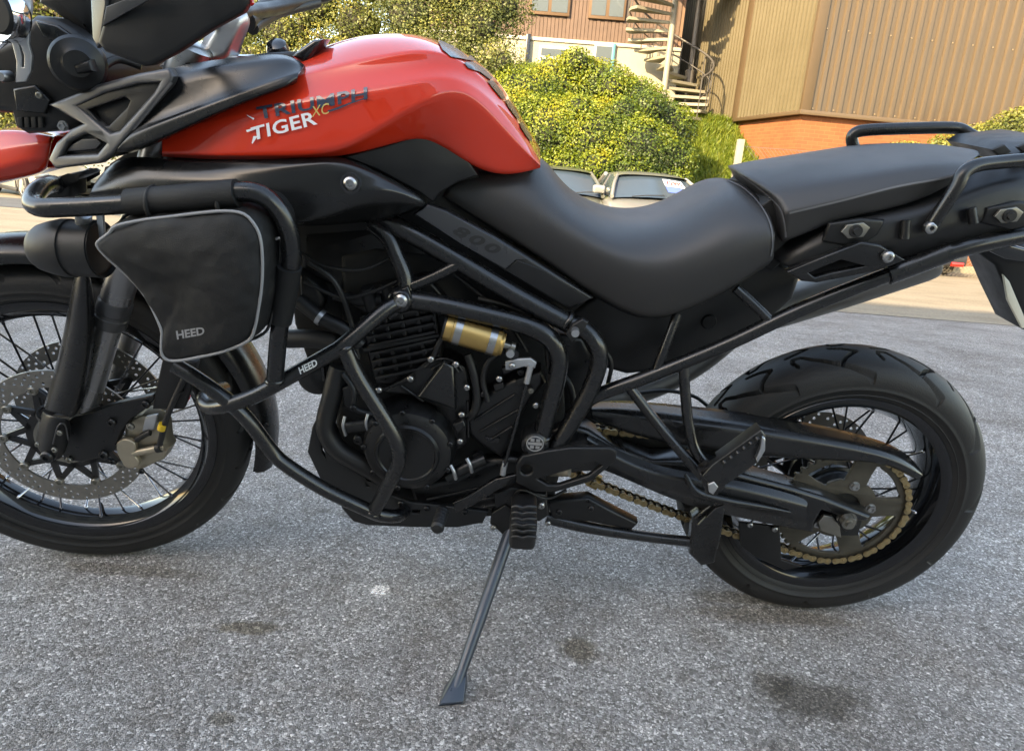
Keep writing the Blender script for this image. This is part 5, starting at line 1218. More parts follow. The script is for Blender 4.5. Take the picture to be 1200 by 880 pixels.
s_ = bo.modifiers.new('s', 'SUBSURF'); s_.levels = s_.render_levels = 3
tx = bpy.data.textures.new('slack', 'CLOUDS'); tx.noise_scale = .055; tx.noise_depth = 2
dm_ = bo.modifiers.new('slack', 'DISPLACE'); dm_.texture = tx; dm_.texture_coords = 'LOCAL'; dm_.strength = .009; dm_.mid_level = .5
bagfix(tube('piping', [p+Vector((0, -.001, 0)) for p in [Vector(v) for v in rings[4]]], .0023, 'piping', None, n=3, seg=8, closed=True, label='grey reflective piping round the bag'))
bagfix(tube('bag_zip', [p+Vector((0, 0, 0)) for p in ringat(1.072, -.296, (.002, .002))], .0026, 'softrub', None, n=3, seg=6, closed=True))
bagfix(ptube('zip_pull', [(315, 283, -.30), (324, 280, -.302), (330, 279, -.302)], .0022, 'alu', None, n=3, seg=8))
bagfix(ptube('bag_strap', [(318, 240, -.275), (322, 270, -.27), (322, 310, -.268), (318, 350, -.27)], .009, 'fabric', None, n=5, flat=(.014, .003, Vector((1, 0, 0)))))
for x in (180, 262):
    lp = [P(x+14*math.cos(t)*0, 238, -.31)+Vector((0, math.cos(t)*.0215, math.sin(t)*.0215)) for t in np.linspace(0, 2*math.pi, 14, endpoint=False)]
    bagfix(tube('bag_strap', lp, .003, 'fabric', None, n=2, closed=True, flat=(.002, .016, Vector((0, 0, 1))) if False else None))
bpy.context.view_layer.update()
# lettering cast on to the bag front
bmt = text_bm('HEED', .03); qm = quadmap((206, 388), (239, 383), (207.5, 398), (240, 392))
dgx = bpy.context.evaluated_depsgraph_get(); ev = bo.evaluated_get(dgx); me_ = ev.to_mesh()
bvb = BVHTree.FromPolygons([v.co+bag_o for v in me_.vertices], [tuple(p.vertices) for p in me_.polygons]); ev.to_mesh_clear()
for v in bmt.verts:
    x, y_ = qm(v.co.x, v.co.y); d_ = (BIKE_I.to_3x3() @ ray(x, y_)).normalized(); h = bvb.ray_cast(_Cb, d_)
    v.co = (h[0] if h[0] is not None else P(x, y_, -.35)) - d_*.0012
bagfix(bmlink('bag_lettering', bmt, 'piping', None, 60, 'grey maker name on the bag'))
# ================================================================== bank, hedge, trees
BT = 17.2
def bank_z(x, y):
    """grass bank: rises from the edge of the lot to the terrace of the buildings"""
    z = 2.35-.66*(BT-y) if y < BT else 2.35
    return z
gm, n, l, b = nodes_mat('bank_grass'); g = n.new('ShaderNodeNewGeometry')
a = n.new('ShaderNodeTexNoise'); a.inputs['Scale'].default_value = 3; a.inputs['Detail'].default_value = 8; l.new(g.outputs['Position'], a.inputs['Vector'])
r = ramp(n, [(.3, (.035, .055, .012)), (.5, (.075, .105, .022)), (.7, (.13, .15, .04))]); l.new(a.outputs['Fac'], r.inputs[0]); l.new(r.outputs[0], b.inputs['Base Color']); b.inputs['Roughness'].default_value = .9
vs, fs = [], []; NX, NY = 60, 40
def bank_right(y): return 6.55 - .13*(y-14) if y < 17.2 else 6.1
for i in range(NX):
    for j in range(NY):
        y = 12.5+8.5*j/(NY-1); x = -7.5+(bank_right(y)+7.5)*i/(NX-1)
        z = max(bank_z(x, y), gz(12.6)-.02); z += .05*math.sin(x*2.1+y)+.04*math.sin(y*3.3-x)
        if i == NX-1: z -= .6
        if x < -5.0: z = gz(y)-.05+(z-gz(y)+.05)*max(0, (x+7.5)/2.5)
        vs.append((x, y, z))
for i in range(NX-1):
    for j in range(NY-1): k = i*NY+j; fs.append((k, k+NY, k+NY+1, k+1))
me = bpy.data.meshes.new('grass_bank'); me.from_pydata(vs, [], fs); finish(me, gm, 60); struct(link('grass_bank', me))

def leaf_mat(name, cols, trans=.35):
    m, n, l, b = nodes_mat(name)
    at = n.new('ShaderNodeAttribute'); at.attribute_name = 'tint'
    r = ramp(n, cols); l.new(at.outputs['Fac'], r.inputs[0]); l.new(r.outputs[0], b.inputs['Base Color']); b.inputs['Roughness'].default_value = .5
    t = n.new('ShaderNodeBsdfTranslucent'); l.new(r.outputs[0], t.inputs[0])
    mx = n.new('ShaderNodeMixShader'); mx.inputs[0].default_value = trans
    l.new(b.outputs[0], mx.inputs[1]); l.new(t.outputs[0], mx.inputs[2]); l.new(mx.outputs[0], n['Material Output'].inputs[0])
    return m
def leaves(name, pts, nrm, size, mat, parent, seed=0, tint=None, asp=.7):
    """many leaf-sized folded faces"""
    rg = np.random.default_rng(seed); N = len(pts)
    nrm = nrm+rg.normal(0, .55, (N, 3)); nrm /= np.linalg.norm(nrm, axis=1)[:, None]
    t = rg.normal(0, 1, (N, 3)); t -= (t*nrm).sum(1)[:, None]*nrm; t /= np.linalg.norm(t, axis=1)[:, None]
    s = np.cross(nrm, t); L = size*(.6+.8*rg.random(N))[:, None]
    a = pts-t*L*.5; c = pts+t*L*.5; b_ = pts+s*L*asp*.5-nrm*L*.12+t*L*.05; d = pts-s*L*asp*.5-nrm*L*.12+t*L*.05
    V = np.stack([a, b_, c, d], 1).reshape(-1, 3); k = np.arange(N)*4
    F = np.stack([np.stack([k, k+1, k+2], 1), np.stack([k, k+2, k+3], 1)], 1).reshape(-1, 3)
    me = bpy.data.meshes.new(name); me.vertices.add(len(V)); me.vertices.foreach_set('co', V.ravel())
    me.loops.add(len(F)*3); me.loops.foreach_set('vertex_index', F.ravel()); me.polygons.add(len(F))
    me.polygons.foreach_set('loop_start', np.arange(0, len(F)*3, 3)); me.polygons.foreach_set('loop_total', np.full(len(F), 3))
    me.update(); at = me.attributes.new('tint', 'FLOAT', 'FACE')
    tv = rg.random(N) if tint is None else np.clip(tint+rg.normal(0, .14, N), 0, 1)
    at.data.foreach_set('value', np.repeat(tv, 2).astype(np.float32)); me.materials.append(mat)
    return link(name, me, parent)
def blob_points(blobs, N, seed, shell=(.72, 1.04)):
    rg = np.random.default_rng(seed); B = np.array(blobs, float)
    w_ = (B[:, 3]*B[:, 4]+B[:, 3]*B[:, 5]); idx = rg.choice(len(B), N, p=w_/w_.sum())
    d = rg.normal(0, 1, (N, 3)); d /= np.linalg.norm(d, axis=1)[:, None]
    rad = rg.uniform(shell[0], shell[1], N)[:, None]
    return B[idx, :3]+d*B[idx, 3:6]*rad, d, idx
def core(name, blobs, parent, f=.74, col=(.018, .022, .008)):  # added dark solid inside the leaves, stands in for their shaded depth
    bm = bmesh.new()
    for bl in blobs:
        r = bmesh.ops.create_icosphere(bm, subdivisions=2, radius=1)
        for v in r['verts']:
            k = f*(1+.12*math.sin(v.co.x*9+bl[0])*math.sin(v.co.z*7+bl[1]))
            v.co = Vector(bl[:3])+Vector((v.co.x*bl[3], v.co.y*bl[4], v.co.z*bl[5]))*k
    return bmlink(name, bm, M('dark_interior', col, .9), parent, 60)
rg = np.random.default_rng(5)
ivy = leaf_mat('yellow_green_leaf', [(0, (.022, .040, .006)), (.3, (.065, .105, .008)), (.6, (.155, .19, .012)), (.85, (.25, .255, .016)), (1, (.34, .29, .025))], .22)
olive = leaf_mat('olive_leaf', [(0, (.04, .055, .014)), (.4, (.10, .12, .03)), (.75, (.19, .20, .05)), (1, (.36, .32, .08))], .3)
autumn = leaf_mat('autumn_leaf', [(0, (.035, .048, .010)), (.4, (.10, .12, .02)), (.75, (.22, .215, .04)), (1, (.38, .29, .05))], .28)
def shrub(name, label, cat, blobs, N, size, mat, seed, base, group=None, tintb=None, corecol=(.018, .022, .008), shell=(.72, 1.06), cf=.74):
    t = thing(name, label, cat, group, loc=base)
    bl = [(x-base[0], y-base[1], z-base[2], a, b_, c) for x, y, z, a, b_, c in blobs]
    p, d, idx = blob_points(bl, N, seed, shell)
    rg_ = np.random.default_rng(seed+9)
    # clumps: tint follows a coarse random field so light and dark masses appear, and pales towards each blob's top
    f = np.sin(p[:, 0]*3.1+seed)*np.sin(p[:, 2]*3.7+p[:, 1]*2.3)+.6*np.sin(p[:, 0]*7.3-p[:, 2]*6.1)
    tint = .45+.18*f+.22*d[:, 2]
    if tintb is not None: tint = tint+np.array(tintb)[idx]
    leaves('foliage', p, d*.8+np.array([0, -.15, .35]), size, mat, t, seed, tint)
    core('dark_core', bl, t, cf, corecol)
    return t
# the big bright hedge on the bank
hb_ = []
rr_ = random.Random(11)
for px_, py_, Y, s in ((600, 150, 13.6, 1.0), (640, 160, 13.4, 1.05), (690, 170, 13.3, 1.05), (740, 180, 13.2, 1.0), (778, 190, 13.2, .7), (615, 118, 14.2, .95), (655, 108, 14.6, .95), (700, 112, 14.6, .95), (742, 128, 14.4, .85), (776, 150, 14.0, .75), (600, 200, 13.0, .9), (660, 215, 12.9, .95), (730, 215, 12.9, .9), (785, 215, 12.9, .5), (560, 170, 13.8, 1.0), (520, 165, 14.0, 1.1), (678, 112, 15.0, .75), (720, 114, 15.0, .7), (750, 120, 14.8, .5), (610, 100, 15, .6), (700, 140, 13.9, .6), (640, 130, 13.9, .6)):
    c = W(px_, py_, Y); hb_.append((c.x, c.y, c.z, s*.95, s*.8, s*.75))
for _ in range(26):
    q = rr_.choice(hb_[:22]); a = rr_.uniform(0, 6.28); hb_.append((q[0]+math.cos(a)*q[3]*.8, q[1]-.45*rr_.random()-.1, q[2]+math.sin(a)*q[5]*.8, .38, .34, .34))
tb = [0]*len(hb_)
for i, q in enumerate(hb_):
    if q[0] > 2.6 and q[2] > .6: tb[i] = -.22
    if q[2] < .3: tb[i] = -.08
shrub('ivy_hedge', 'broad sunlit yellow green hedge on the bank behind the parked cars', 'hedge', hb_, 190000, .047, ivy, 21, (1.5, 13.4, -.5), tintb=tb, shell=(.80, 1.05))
# looser olive tree and shrubs left of it
def tree(name, label, blobs, N, size, mat, seed, base, top, group):
    t = shrub(name, label, 'tree', blobs, N, size, mat, seed, base, group, corecol=(.03, .028, .016), shell=(.35, 1.1), cf=.45)
    bm = bmesh.new(); rg_ = random.Random(seed); B0 = Vector((0, 0, 0)); T = Vector(top)-Vector(base)
    tube_bm(bm, spline([B0, B0.lerp(T, .4)+Vector((.1, .05, 0)), T], 5), [.16, .1, .05], 9)
    for q in blobs:
        e = Vector(q[:3])-Vector(base); s0 = B0.lerp(T, .35+.5*rg_.random())
        tube_bm(bm, spline([s0, s0.lerp(e, .5)+Vector((0, 0, .15)), e], 4), [.06, .035, .012], 6)
    bmlink('trunk', bm, M('bark', (.07, .055, .04), .9, bump=.5, bscale=20), t, 60)
    return t
def tblobs(specs): 
    out = []
    for px_, py_, Y, s in specs: c = W(px_, py_, Y); out.append((c.x, c.y, c.z, s, s*.9, s*.85))
    return out
tree('olive_tree', 'olive leaved tree beside the hedge and the timber house', tblobs([(480, 20, 15, 1.0), (530, -10, 15, 1.1), (560, 35, 14.8, .85), (590, 10, 15.2, .7), (500, 65, 14.6, .9), (548, 85, 14.4, .8), (585, 75, 14.5, .6), (455, -30, 15.3, 1.1), (540, -60, 15.2, 1.0)]), 46000, .050, olive, 31, (-.6, 14.8, .7), (-.7, 15, 5.0), 'trees on the bank')
tree('autumn_tree', 'paler yellowing tree left of the olive leaved tree', tblobs([(420, 30, 15.6, 1.1), (370, 10, 15.8, 1.1), (330, 40, 15.6, 1.0), (300, 70, 15.5, .9), (400, 70, 15, .9), (350, 85, 15.2, .9), (290, 20, 16, 1.1), (440, -20, 15.9, 1.1), (370, -50, 16, 1.2), (270, 60, 15.6, .9)]), 50000, .050, autumn, 32, (-4.4, 15.6, .9), (-4.4, 15.7, 5.2), 'trees on the bank')
tree('autumn_tree', 'yellowing tree far along the bank behind the parked white car', tblobs([(200, 60, 17, 1.5), (120, 90, 17.5, 1.5), (60, 110, 18, 1.5), (10, 120, 18.2, 1.5), (160, 20, 18, 1.6), (40, 40, 18.5, 1.8), (0, 10, 18.5, 1.8), (60, -20, 19, 2.0), (-60, 30, 19, 2.0), (20, -60, 19, 2.2), (-30, -20, 19, 2.0), (120, -50, 19, 2.0), (50, 10, 19.5, 1.9), (90, 20, 19.5, 1.8), (15, 30, 19.5, 1.8), (-40, 100, 18.5, 1.7), (120, 150, 17.2, 1.2), (30, 160, 18, 1.2)]), 56000, .085, autumn, 33, (-11, 18, 1.2), (-11, 18, 5.2), 'trees on the bank')
shrub('evergreen_tree', 'tall dense evergreen tree behind the headlight and parked white car', 'tree', [(*W(40, 20, 21), 2.0, 1.6, 2.0), (*W(90, -10, 21), 1.8, 1.5, 2.0), (*W(-10, 10, 21), 1.8, 1.5, 2.2), (*W(40, -60, 21), 2.0, 1.6, 2.0), (*W(30, 100, 21), 2.2, 1.6, 2.4)], 24000, .11, olive, 47, (W(40, 20, 21).x, 21, gz(21)), 'trees on the bank')
shrub('bank_shrub', 'low yellow green shrub at the foot of the corrugated wall', 'shrub', [(*W(1215, 165, 12.4), 1.0, .7, .62), (*W(1165, 172, 12.5), .7, .6, .45), (*W(1120, 176, 12.6), .55, .5, .33), (*W(1060, 182, 12.7), .5, .4, .25), (*W(1260, 160, 12.5), 1.2, .8, .8)], 30000, .052, autumn, 41, tuple(W(1170, 260, 12.5)))
# grass on the bank: many blades, uncountable
def blades(name, N, x0, x1, y0, y1, mat, zf, h, seed):
    rg_ = np.random.default_rng(seed); x = rg_.uniform(x0, x1, N); y = rg_.uniform(y0, y1, N); ok = np.array([xx < bank_right(yy)-.05 for xx, yy in zip(x, y)]); x, y = x[ok], y[ok]; N = len(x)
    z = np.array([max(zf(a, b_), gz(12.6)-.02)+.05*math.sin(a*2.1+b_)+.04*math.sin(b_*3.3-a) for a, b_ in zip(x, y)])
    a = rg_.uniform(0, 6.28, N); hh = h*(.4+rg_.random(N)); w_ = .012+.012*rg_.random(N)
    dx, dy = np.cos(a)*w_, np.sin(a)*w_; bx, by = rg_.normal(0, .5, N)*hh, rg_.normal(0, .5, N)*hh
    V = np.stack([np.stack([x-dx, y-dy, z], 1), np.stack([x+dx, y+dy, z], 1), np.stack([x+bx, y+by, z+hh], 1)], 1).reshape(-1, 3)
    F = np.arange(N*3).reshape(-1, 3); me = bpy.data.meshes.new(name)
    me.vertices.add(len(V)); me.vertices.foreach_set('co', V.ravel()); me.loops.add(N*3); me.loops.foreach_set('vertex_index', F.ravel()); me.polygons.add(N)
    me.polygons.foreach_set('loop_start', np.arange(0, N*3, 3)); me.polygons.foreach_set('loop_total', np.full(N, 3)); me.update()
    at = me.attributes.new('tint', 'FLOAT', 'FACE'); at.data.foreach_set('value', rg_.random(N).astype(np.float32)); me.materials.append(mat)
    o = link(name, me); o['kind'] = 'stuff'; o['label'] = 'sunlit grass growing on the bank'; o['category'] = 'grass'; return o
blades('bank_grass', 60000, 2.8, 6.6, 12.6, 18.4, leaf_mat('grass_blade', [(0, (.07, .12, .012)), (.5, (.14, .195, .02)), (1, (.24, .26, .045))], .3), bank_z, .16, 51)

# ================================================================== corrugated warehouse
wc = W(940, 130, 14.0); ZB = wc.z; WH = 9.5
ex = Vector((1, .16, 0)).normalized(); ey = Vector((-.16, 1, 0)).normalized()
wm = Matrix(((ex.x, ey.x, 0, wc.x), (ex.y, ey.y, 0, wc.y), (0, 0, 1, 0), (0, 0, 0, 1)))
wh = thing('warehouse', 'tan corrugated metal warehouse on an orange brick base', 'building', mat=wm)
clad = M('tan_cladding', (.098, .068, .040), .45, .1, var=.10, vscale=1.2, rvar=.08)
trim_m = M('brown_trim', (.10, .066, .036), .45, .1, var=.1, vscale=2)
def brick_mat():
    m, n, l, b = nodes_mat('orange_brick'); tc = n.new('ShaderNodeTexCoord'); sep = n.new('ShaderNodeSeparateXYZ'); l.new(tc.outputs['Object'], sep.inputs[0])
    ad = n.new('ShaderNodeMath'); l.new(sep.outputs[0], ad.inputs[0]); l.new(sep.outputs[1], ad.inputs[1])
    cb = n.new('ShaderNodeCombineXYZ'); l.new(ad.outputs[0], cb.inputs[0]); l.new(sep.outputs[2], cb.inputs[1])
    br = n.new('ShaderNodeTexBrick'); br.inputs['Scale'].default_value = 1; br.inputs['Brick Width'].default_value = .225; br.inputs['Row Height'].default_value = .075; br.inputs['Mortar Size'].default_value = .006
    br.inputs['Color1'].default_value = (.29, .095, .035, 1); br.inputs['Color2'].default_value = (.235, .075, .028, 1); br.inputs['Mortar'].default_value = (.31, .115, .045, 1); l.new(cb.outputs[0], br.inputs['Vector'])
    nz = n.new('ShaderNodeTexNoise'); nz.inputs['Scale'].default_value = .9; nz.inputs['Detail'].default_value = 5; l.new(tc.outputs['Object'], nz.inputs['Vector'])
    r_ = ramp(n, [(.35, (.85, .85, .85)), (.6, (1.05, 1.05, 1.05)), (.8, (1.2, 1.25, 1.3))]); l.new(nz.outputs['Fac'], r_.inputs[0])
    l.new(mixc(n, l, 1., br.outputs['Color'], r_.outputs[0], 'MULTIPLY'), b.inputs['Base Color']); b.inputs['Roughness'].default_value = .85
    return m
bk_m = brick_mat()
def sheet_mesh(width, nr, h, depth):
    """trapezoid corrugation across x, ribs proud towards -y"""
    p = width/nr; prof = []
    for i in range(nr): prof += [(i*p, 0), (i*p+p*.52, 0), (i*p+p*.60, -depth), (i*p+p*.90, -depth), (i*p+p*.985, 0)]
    prof.append((width, 0)); bm = bmesh.new()
    a = [bm.verts.new((x, y, 0)) for x, y in prof]; b_ = [bm.verts.new((x, y, h)) for x, y in prof]
    for i in range(len(prof)-1): bm.faces.new((a[i], a[i+1], b_[i+1], b_[i]))
    me = bpy.data.meshes.new('cladding_sheet'); bm.to_mesh(me); bm.free(); return finish(me, clad, 20)
PITCH_R = .233
sm = sheet_mesh(PITCH_R*5, 5, WH-ZB, .045)
for i in range(16):
    o = link('cladding_sheet', sm, wh); o.location = (.16+i*PITCH_R*5, 0, ZB)
clad_r = clad; clad = M('olive_cladding', (.115, .093, .052), .45, .1, var=.10, vscale=1.2, rvar=.08)
sm2 = sheet_mesh(PITCH_R*5, 7, WH-ZB, .045)
for i in range(8):
    o = link('cladding_sheet', sm2, wh); o.matrix_local = Matrix.Translation((0, .05+(i+1)*PITCH_R*5, ZB+(.0 if i < 3 else -.1))) @ Matrix.Rotation(-math.pi/2, 4, 'Z')
box('corner_trim', (-.05, -.05, ZB-.04), (.17, .05, WH), trim_m, wh, bevel=.01)
box('corner_trim', (-.055, 2.95, ZB-.08), (.02, 3.25, WH), trim_m, wh, bevel=.01)
box('drip_trim', (-.075, -.075, ZB-.075), (19, .02, ZB+.015), trim_m, wh, bevel=.008)
box('drip_trim', (-.072, .025, ZB-.072), (.02, 3.2, ZB+.012), trim_m, wh, bevel=.008)
box('brick_base', (.06, .06, -1.5), (18.8, 6, ZB-.005), bk_m, wh)
box('wall_core', (.05, .03, ZB), (18.8, 6.1, WH-.02), trim_m, wh)
box('eaves', (-.2, -.2, WH), (19.2, 6.4, WH+.12), trim_m, wh, bevel=.02)
fm_ = M('fixing_head', (.20, .15, .09), .6)
bmf = bmesh.new(); lathe_bm(bmf, [(0, -.012), (.012, -.012), (.02, 0), (0, 0)], seg=6); me = bpy.data.meshes.new('fixing'); bmf.to_mesh(me); bmf.free(); finish(me, fm_)
for i in range(26):
    for z in (ZB+.06, ZB+1.55):
        o = link('fixing', me, wh); o.location = (.16+(i*2+.25)*PITCH_R, -.001, z)
# ================================================================== timber house behind the hedge
HY = 19.0
def hx(px, py): return W(px, py, HY)
hs = thing('timber_house', 'weathered red brown timber clad house with white framed ground floor', 'building', loc=(0, HY, 2.3))
board_m = M('weathered_boards', (.13, .084, .062), .8, bump=.3, bscale=14, var=.3, vscale=5)
frame_m = M('brown_window_frame', (.13, .075, .04), .6); white_m = M('white_paint', (.45, .43, .37), .5, var=.05, vscale=4); glass2 = M('house_glass', (.10, .12, .13), .04, spec=.9)
zs = hx(670, 47).z; z1 = hx(690, 22).z
L_ = lambda v: v-Vector((0, HY, 2.3))
x0, x1 = -3.0, hx(800, 40).x
def hbox(name, a, b_, mat, parent=hs, bevel=0.): return box(name, (a[0], a[1]-HY, a[2]-2.3), (b_[0], b_[1]-HY, b_[2]-2.3), mat, parent, bevel)
hbox('wall', (x0, HY+.06, 2.0), (x1, HY+7, 9.5), M('house_wall', (.20, .12, .08), .85))
nb = int((x1-x0)/.10)
for i in range(nb):
    xx = x0+.10*i
    hbox('board', (xx+.006, HY+.02+.012*(i % 2), zs), (xx+.094, HY+.065, 9.4), board_m)
hbox('fascia', (x0, HY-.06, zs-.09), (x1+.02, HY+.05, zs-.002), white_m, bevel=.01)
for pa, pb in (((620, 12), (674, -60)), ((689, 22), (741, -60))):
    a, c = hx(*pa), hx(*pb); zb_ = z1 
    f = hbox('window', (a.x, HY-.05, zb_), (c.x, HY+.03, zb_+1.5), frame_m, bevel=.01)
    w_ = (c.x-a.x)
    for k in range(2):
        hbox('pane', (a.x+.07+k*w_*.48, HY-.058, zb_+.08), (a.x+w_*.48-.02+k*w_*.48, HY-.052, zb_+1.42), glass2, f)
hbox('ground_floor_wall', (x0, HY-.02, 2.2), (x1, HY+.05, zs-.092), M('cream_render', (.36, .33, .25), .8, var=.1, vscale=2))
a, c = hx(632, 54), hx(666, 90)
f = hbox('window', (a.x, HY-.07, c.z), (c.x, HY-.022, a.z), white_m, bevel=.008)
hm = (a.z+c.z)/2+.06
hbox('pane', (a.x+.06, HY-.078, hm+.05), (c.x-.06, HY-.072, a.z-.06), glass2, f); hbox('pane', (a.x+.06, HY-.078, c.z+.06), (c.x-.06, HY-.072, hm-.03), glass2, f)
a, c = hx(697, 52), hx(718, 95)
f = hbox('window', (a.x, HY-.07, c.z), (c.x, HY-.022, a.z), white_m, bevel=.008); hbox('pane', (a.x+.05, HY-.078, c.z+.05), (c.x-.05, HY-.072, a.z-.05), glass2, f)
a = hx(620, 41); box('drainpipe', (a.x-.06, -.14, 0), (a.x+.05, -.06, a.z-2.3), 'frame', hs, .015)
a = hx(719, 52); box('downpipe', (a.x-.03, -.12, .0), (a.x+.05, -.05, a.z-2.3), M('teal_paint', (.06, .22, .25), .5), hs, .01)
# ================================================================== spiral stair
SY = 17.6; sp = W(783, 70, SY); SX = sp.x
st = thing('spiral_staircase', 'pale steel spiral staircase between the timber house and the warehouse', 'staircase', loc=(SX, SY, 2.3))
stm = M('pale_step', (.25, .225, .165), .6, var=.2, vscale=6); polem = M('pale_pole', (.25, .23, .185), .5); railm = M('rail_steel', (.10, .09, .08), .5, .3)
tube('pole', [Vector((0, 0, 0)), Vector((0, 0, 2)), Vector((0, 0, 4.6))], .075, polem, st, n=2)
bm = bmesh.new(); rad = 1.12
def wedge(bm, a0, a1, r0, r1, z, t):
    ps = [(r0*math.cos(a0), r0*math.sin(a0)), (r1*math.cos(a0), r1*math.sin(a0)), (r1*math.cos((a0+a1)/2)*1.02, r1*math.sin((a0+a1)/2)*1.02), (r1*math.cos(a1), r1*math.sin(a1)), (r0*math.cos(a1), r0*math.sin(a1))]
    A = [bm.verts.new((x, y, z)) for x, y in ps]; B = [bm.verts.new((x, y, z+t)) for x, y in ps]
    bm.faces.new(A[::-1]); bm.faces.new(B)
    for i in range(5): bm.faces.new((A[i], A[(i+1) % 5], B[(i+1) % 5], B[i]))
wedge(bm, -.21, .21, .05, rad, 0, .065); bmesh.ops.recalc_face_normals(bm, faces=bm.faces)
me = bpy.data.meshes.new('step'); bm.to_mesh(me); bm.free(); finish(me, stm, 30)
rail, posts = [], []
for i in range(19):
    ang = R(-50+i*19); z = .02+i*.185
    o = link('step', me, st); o.matrix_local = Matrix.Translation((0, 0, z)) @ Matrix.Rotation(ang, 4, 'Z')
    p = Vector((rad*math.cos(ang), rad*math.sin(ang), z)); rail.append(p+Vector((0, 0, .95)))
    tube('baluster', [p, p+Vector((0, 0, .95))], .012, railm, st, n=1, seg=6)
tube('handrail', rail, .026, railm, st, n=4, seg=8)
tube('handrail', [p-Vector((0, 0, .45)) for p in rail], .016, railm, st, n=4, seg=8)
box('landing', (-.1, -.7, 3.45), (2.4, .9, 3.57), M('landing_steel', (.30, .29, .27), .6), st, .01)
pv = W(811, 70, 18.6)
vp = thing('vent_pipe', 'dark vent pipe standing behind the spiral staircase', 'pipe', loc=(pv.x, pv.y, 2.3))
tube('pipe', [Vector((0, 0, 0)), Vector((0, 0, 1.5)), Vector((0, 0, 3.4))], .07, railm, vp, n=2); lathe('cowl', [(0, .0), (.13, .0), (.13, .34), (.10, .38), (0, .38)], railm, vp, axis='z', c=(0, 0, 1.0), seg=18)
# ================================================================== wire fence along the foot of the bank
fp = W(862, 205, 12.3)
fn_ = thing('wire_fence', 'chain link fence with a concrete post below the warehouse', 'fence', loc=(fp.x, 12.3, gz(12.3)))
conc = M('old_concrete', (.26, .235, .18), .9, bump=.3, bscale=20, var=.2, vscale=8)
ph = W(862, 163, 12.3).z-gz(12.3)
box('post', (-.06, -.06, 0), (.06, .06, ph), conc, fn_, .01)
tube('brace', [Vector((.05, 0, ph*.8)), Vector((.75, .05, .0))], .05, conc, fn_, n=2, seg=6)
bm = bmesh.new(); wl, wh_ = 7.0, ph-.12
for k in range(int((wl+wh_)/.075)):
    o_ = k*.075
    for s in (0, 1):
        xa, xb = o_-wh_, o_
        pa, pb = (Vector((xa, 0, 0)), Vector((xb, 0, wh_))) if s else (Vector((xb, .004, 0)), Vector((xa, .004, wh_)))
        d = pb-pa
        if pa.x > wl or pb.x > wl or pa.x < .06 or pb.x < .06: continue
        tube_bm(bm, [pa, pb], .0028, 4, False)
for z in (wh_, wh_*.5): tube_bm(bm, [Vector((.06, 0, z)), Vector((wl, 0, z))], .004, 4, False)
bmlink('wire_mesh', bm, M('fence_wire', (.22, .20, .17), .5, .5), fn_, 60)
for i in range(1, 3): box('post', (3.3*i-.05, .02, 0), (3.3*i+.05, .12, ph-.05), conc, fn_, .01)
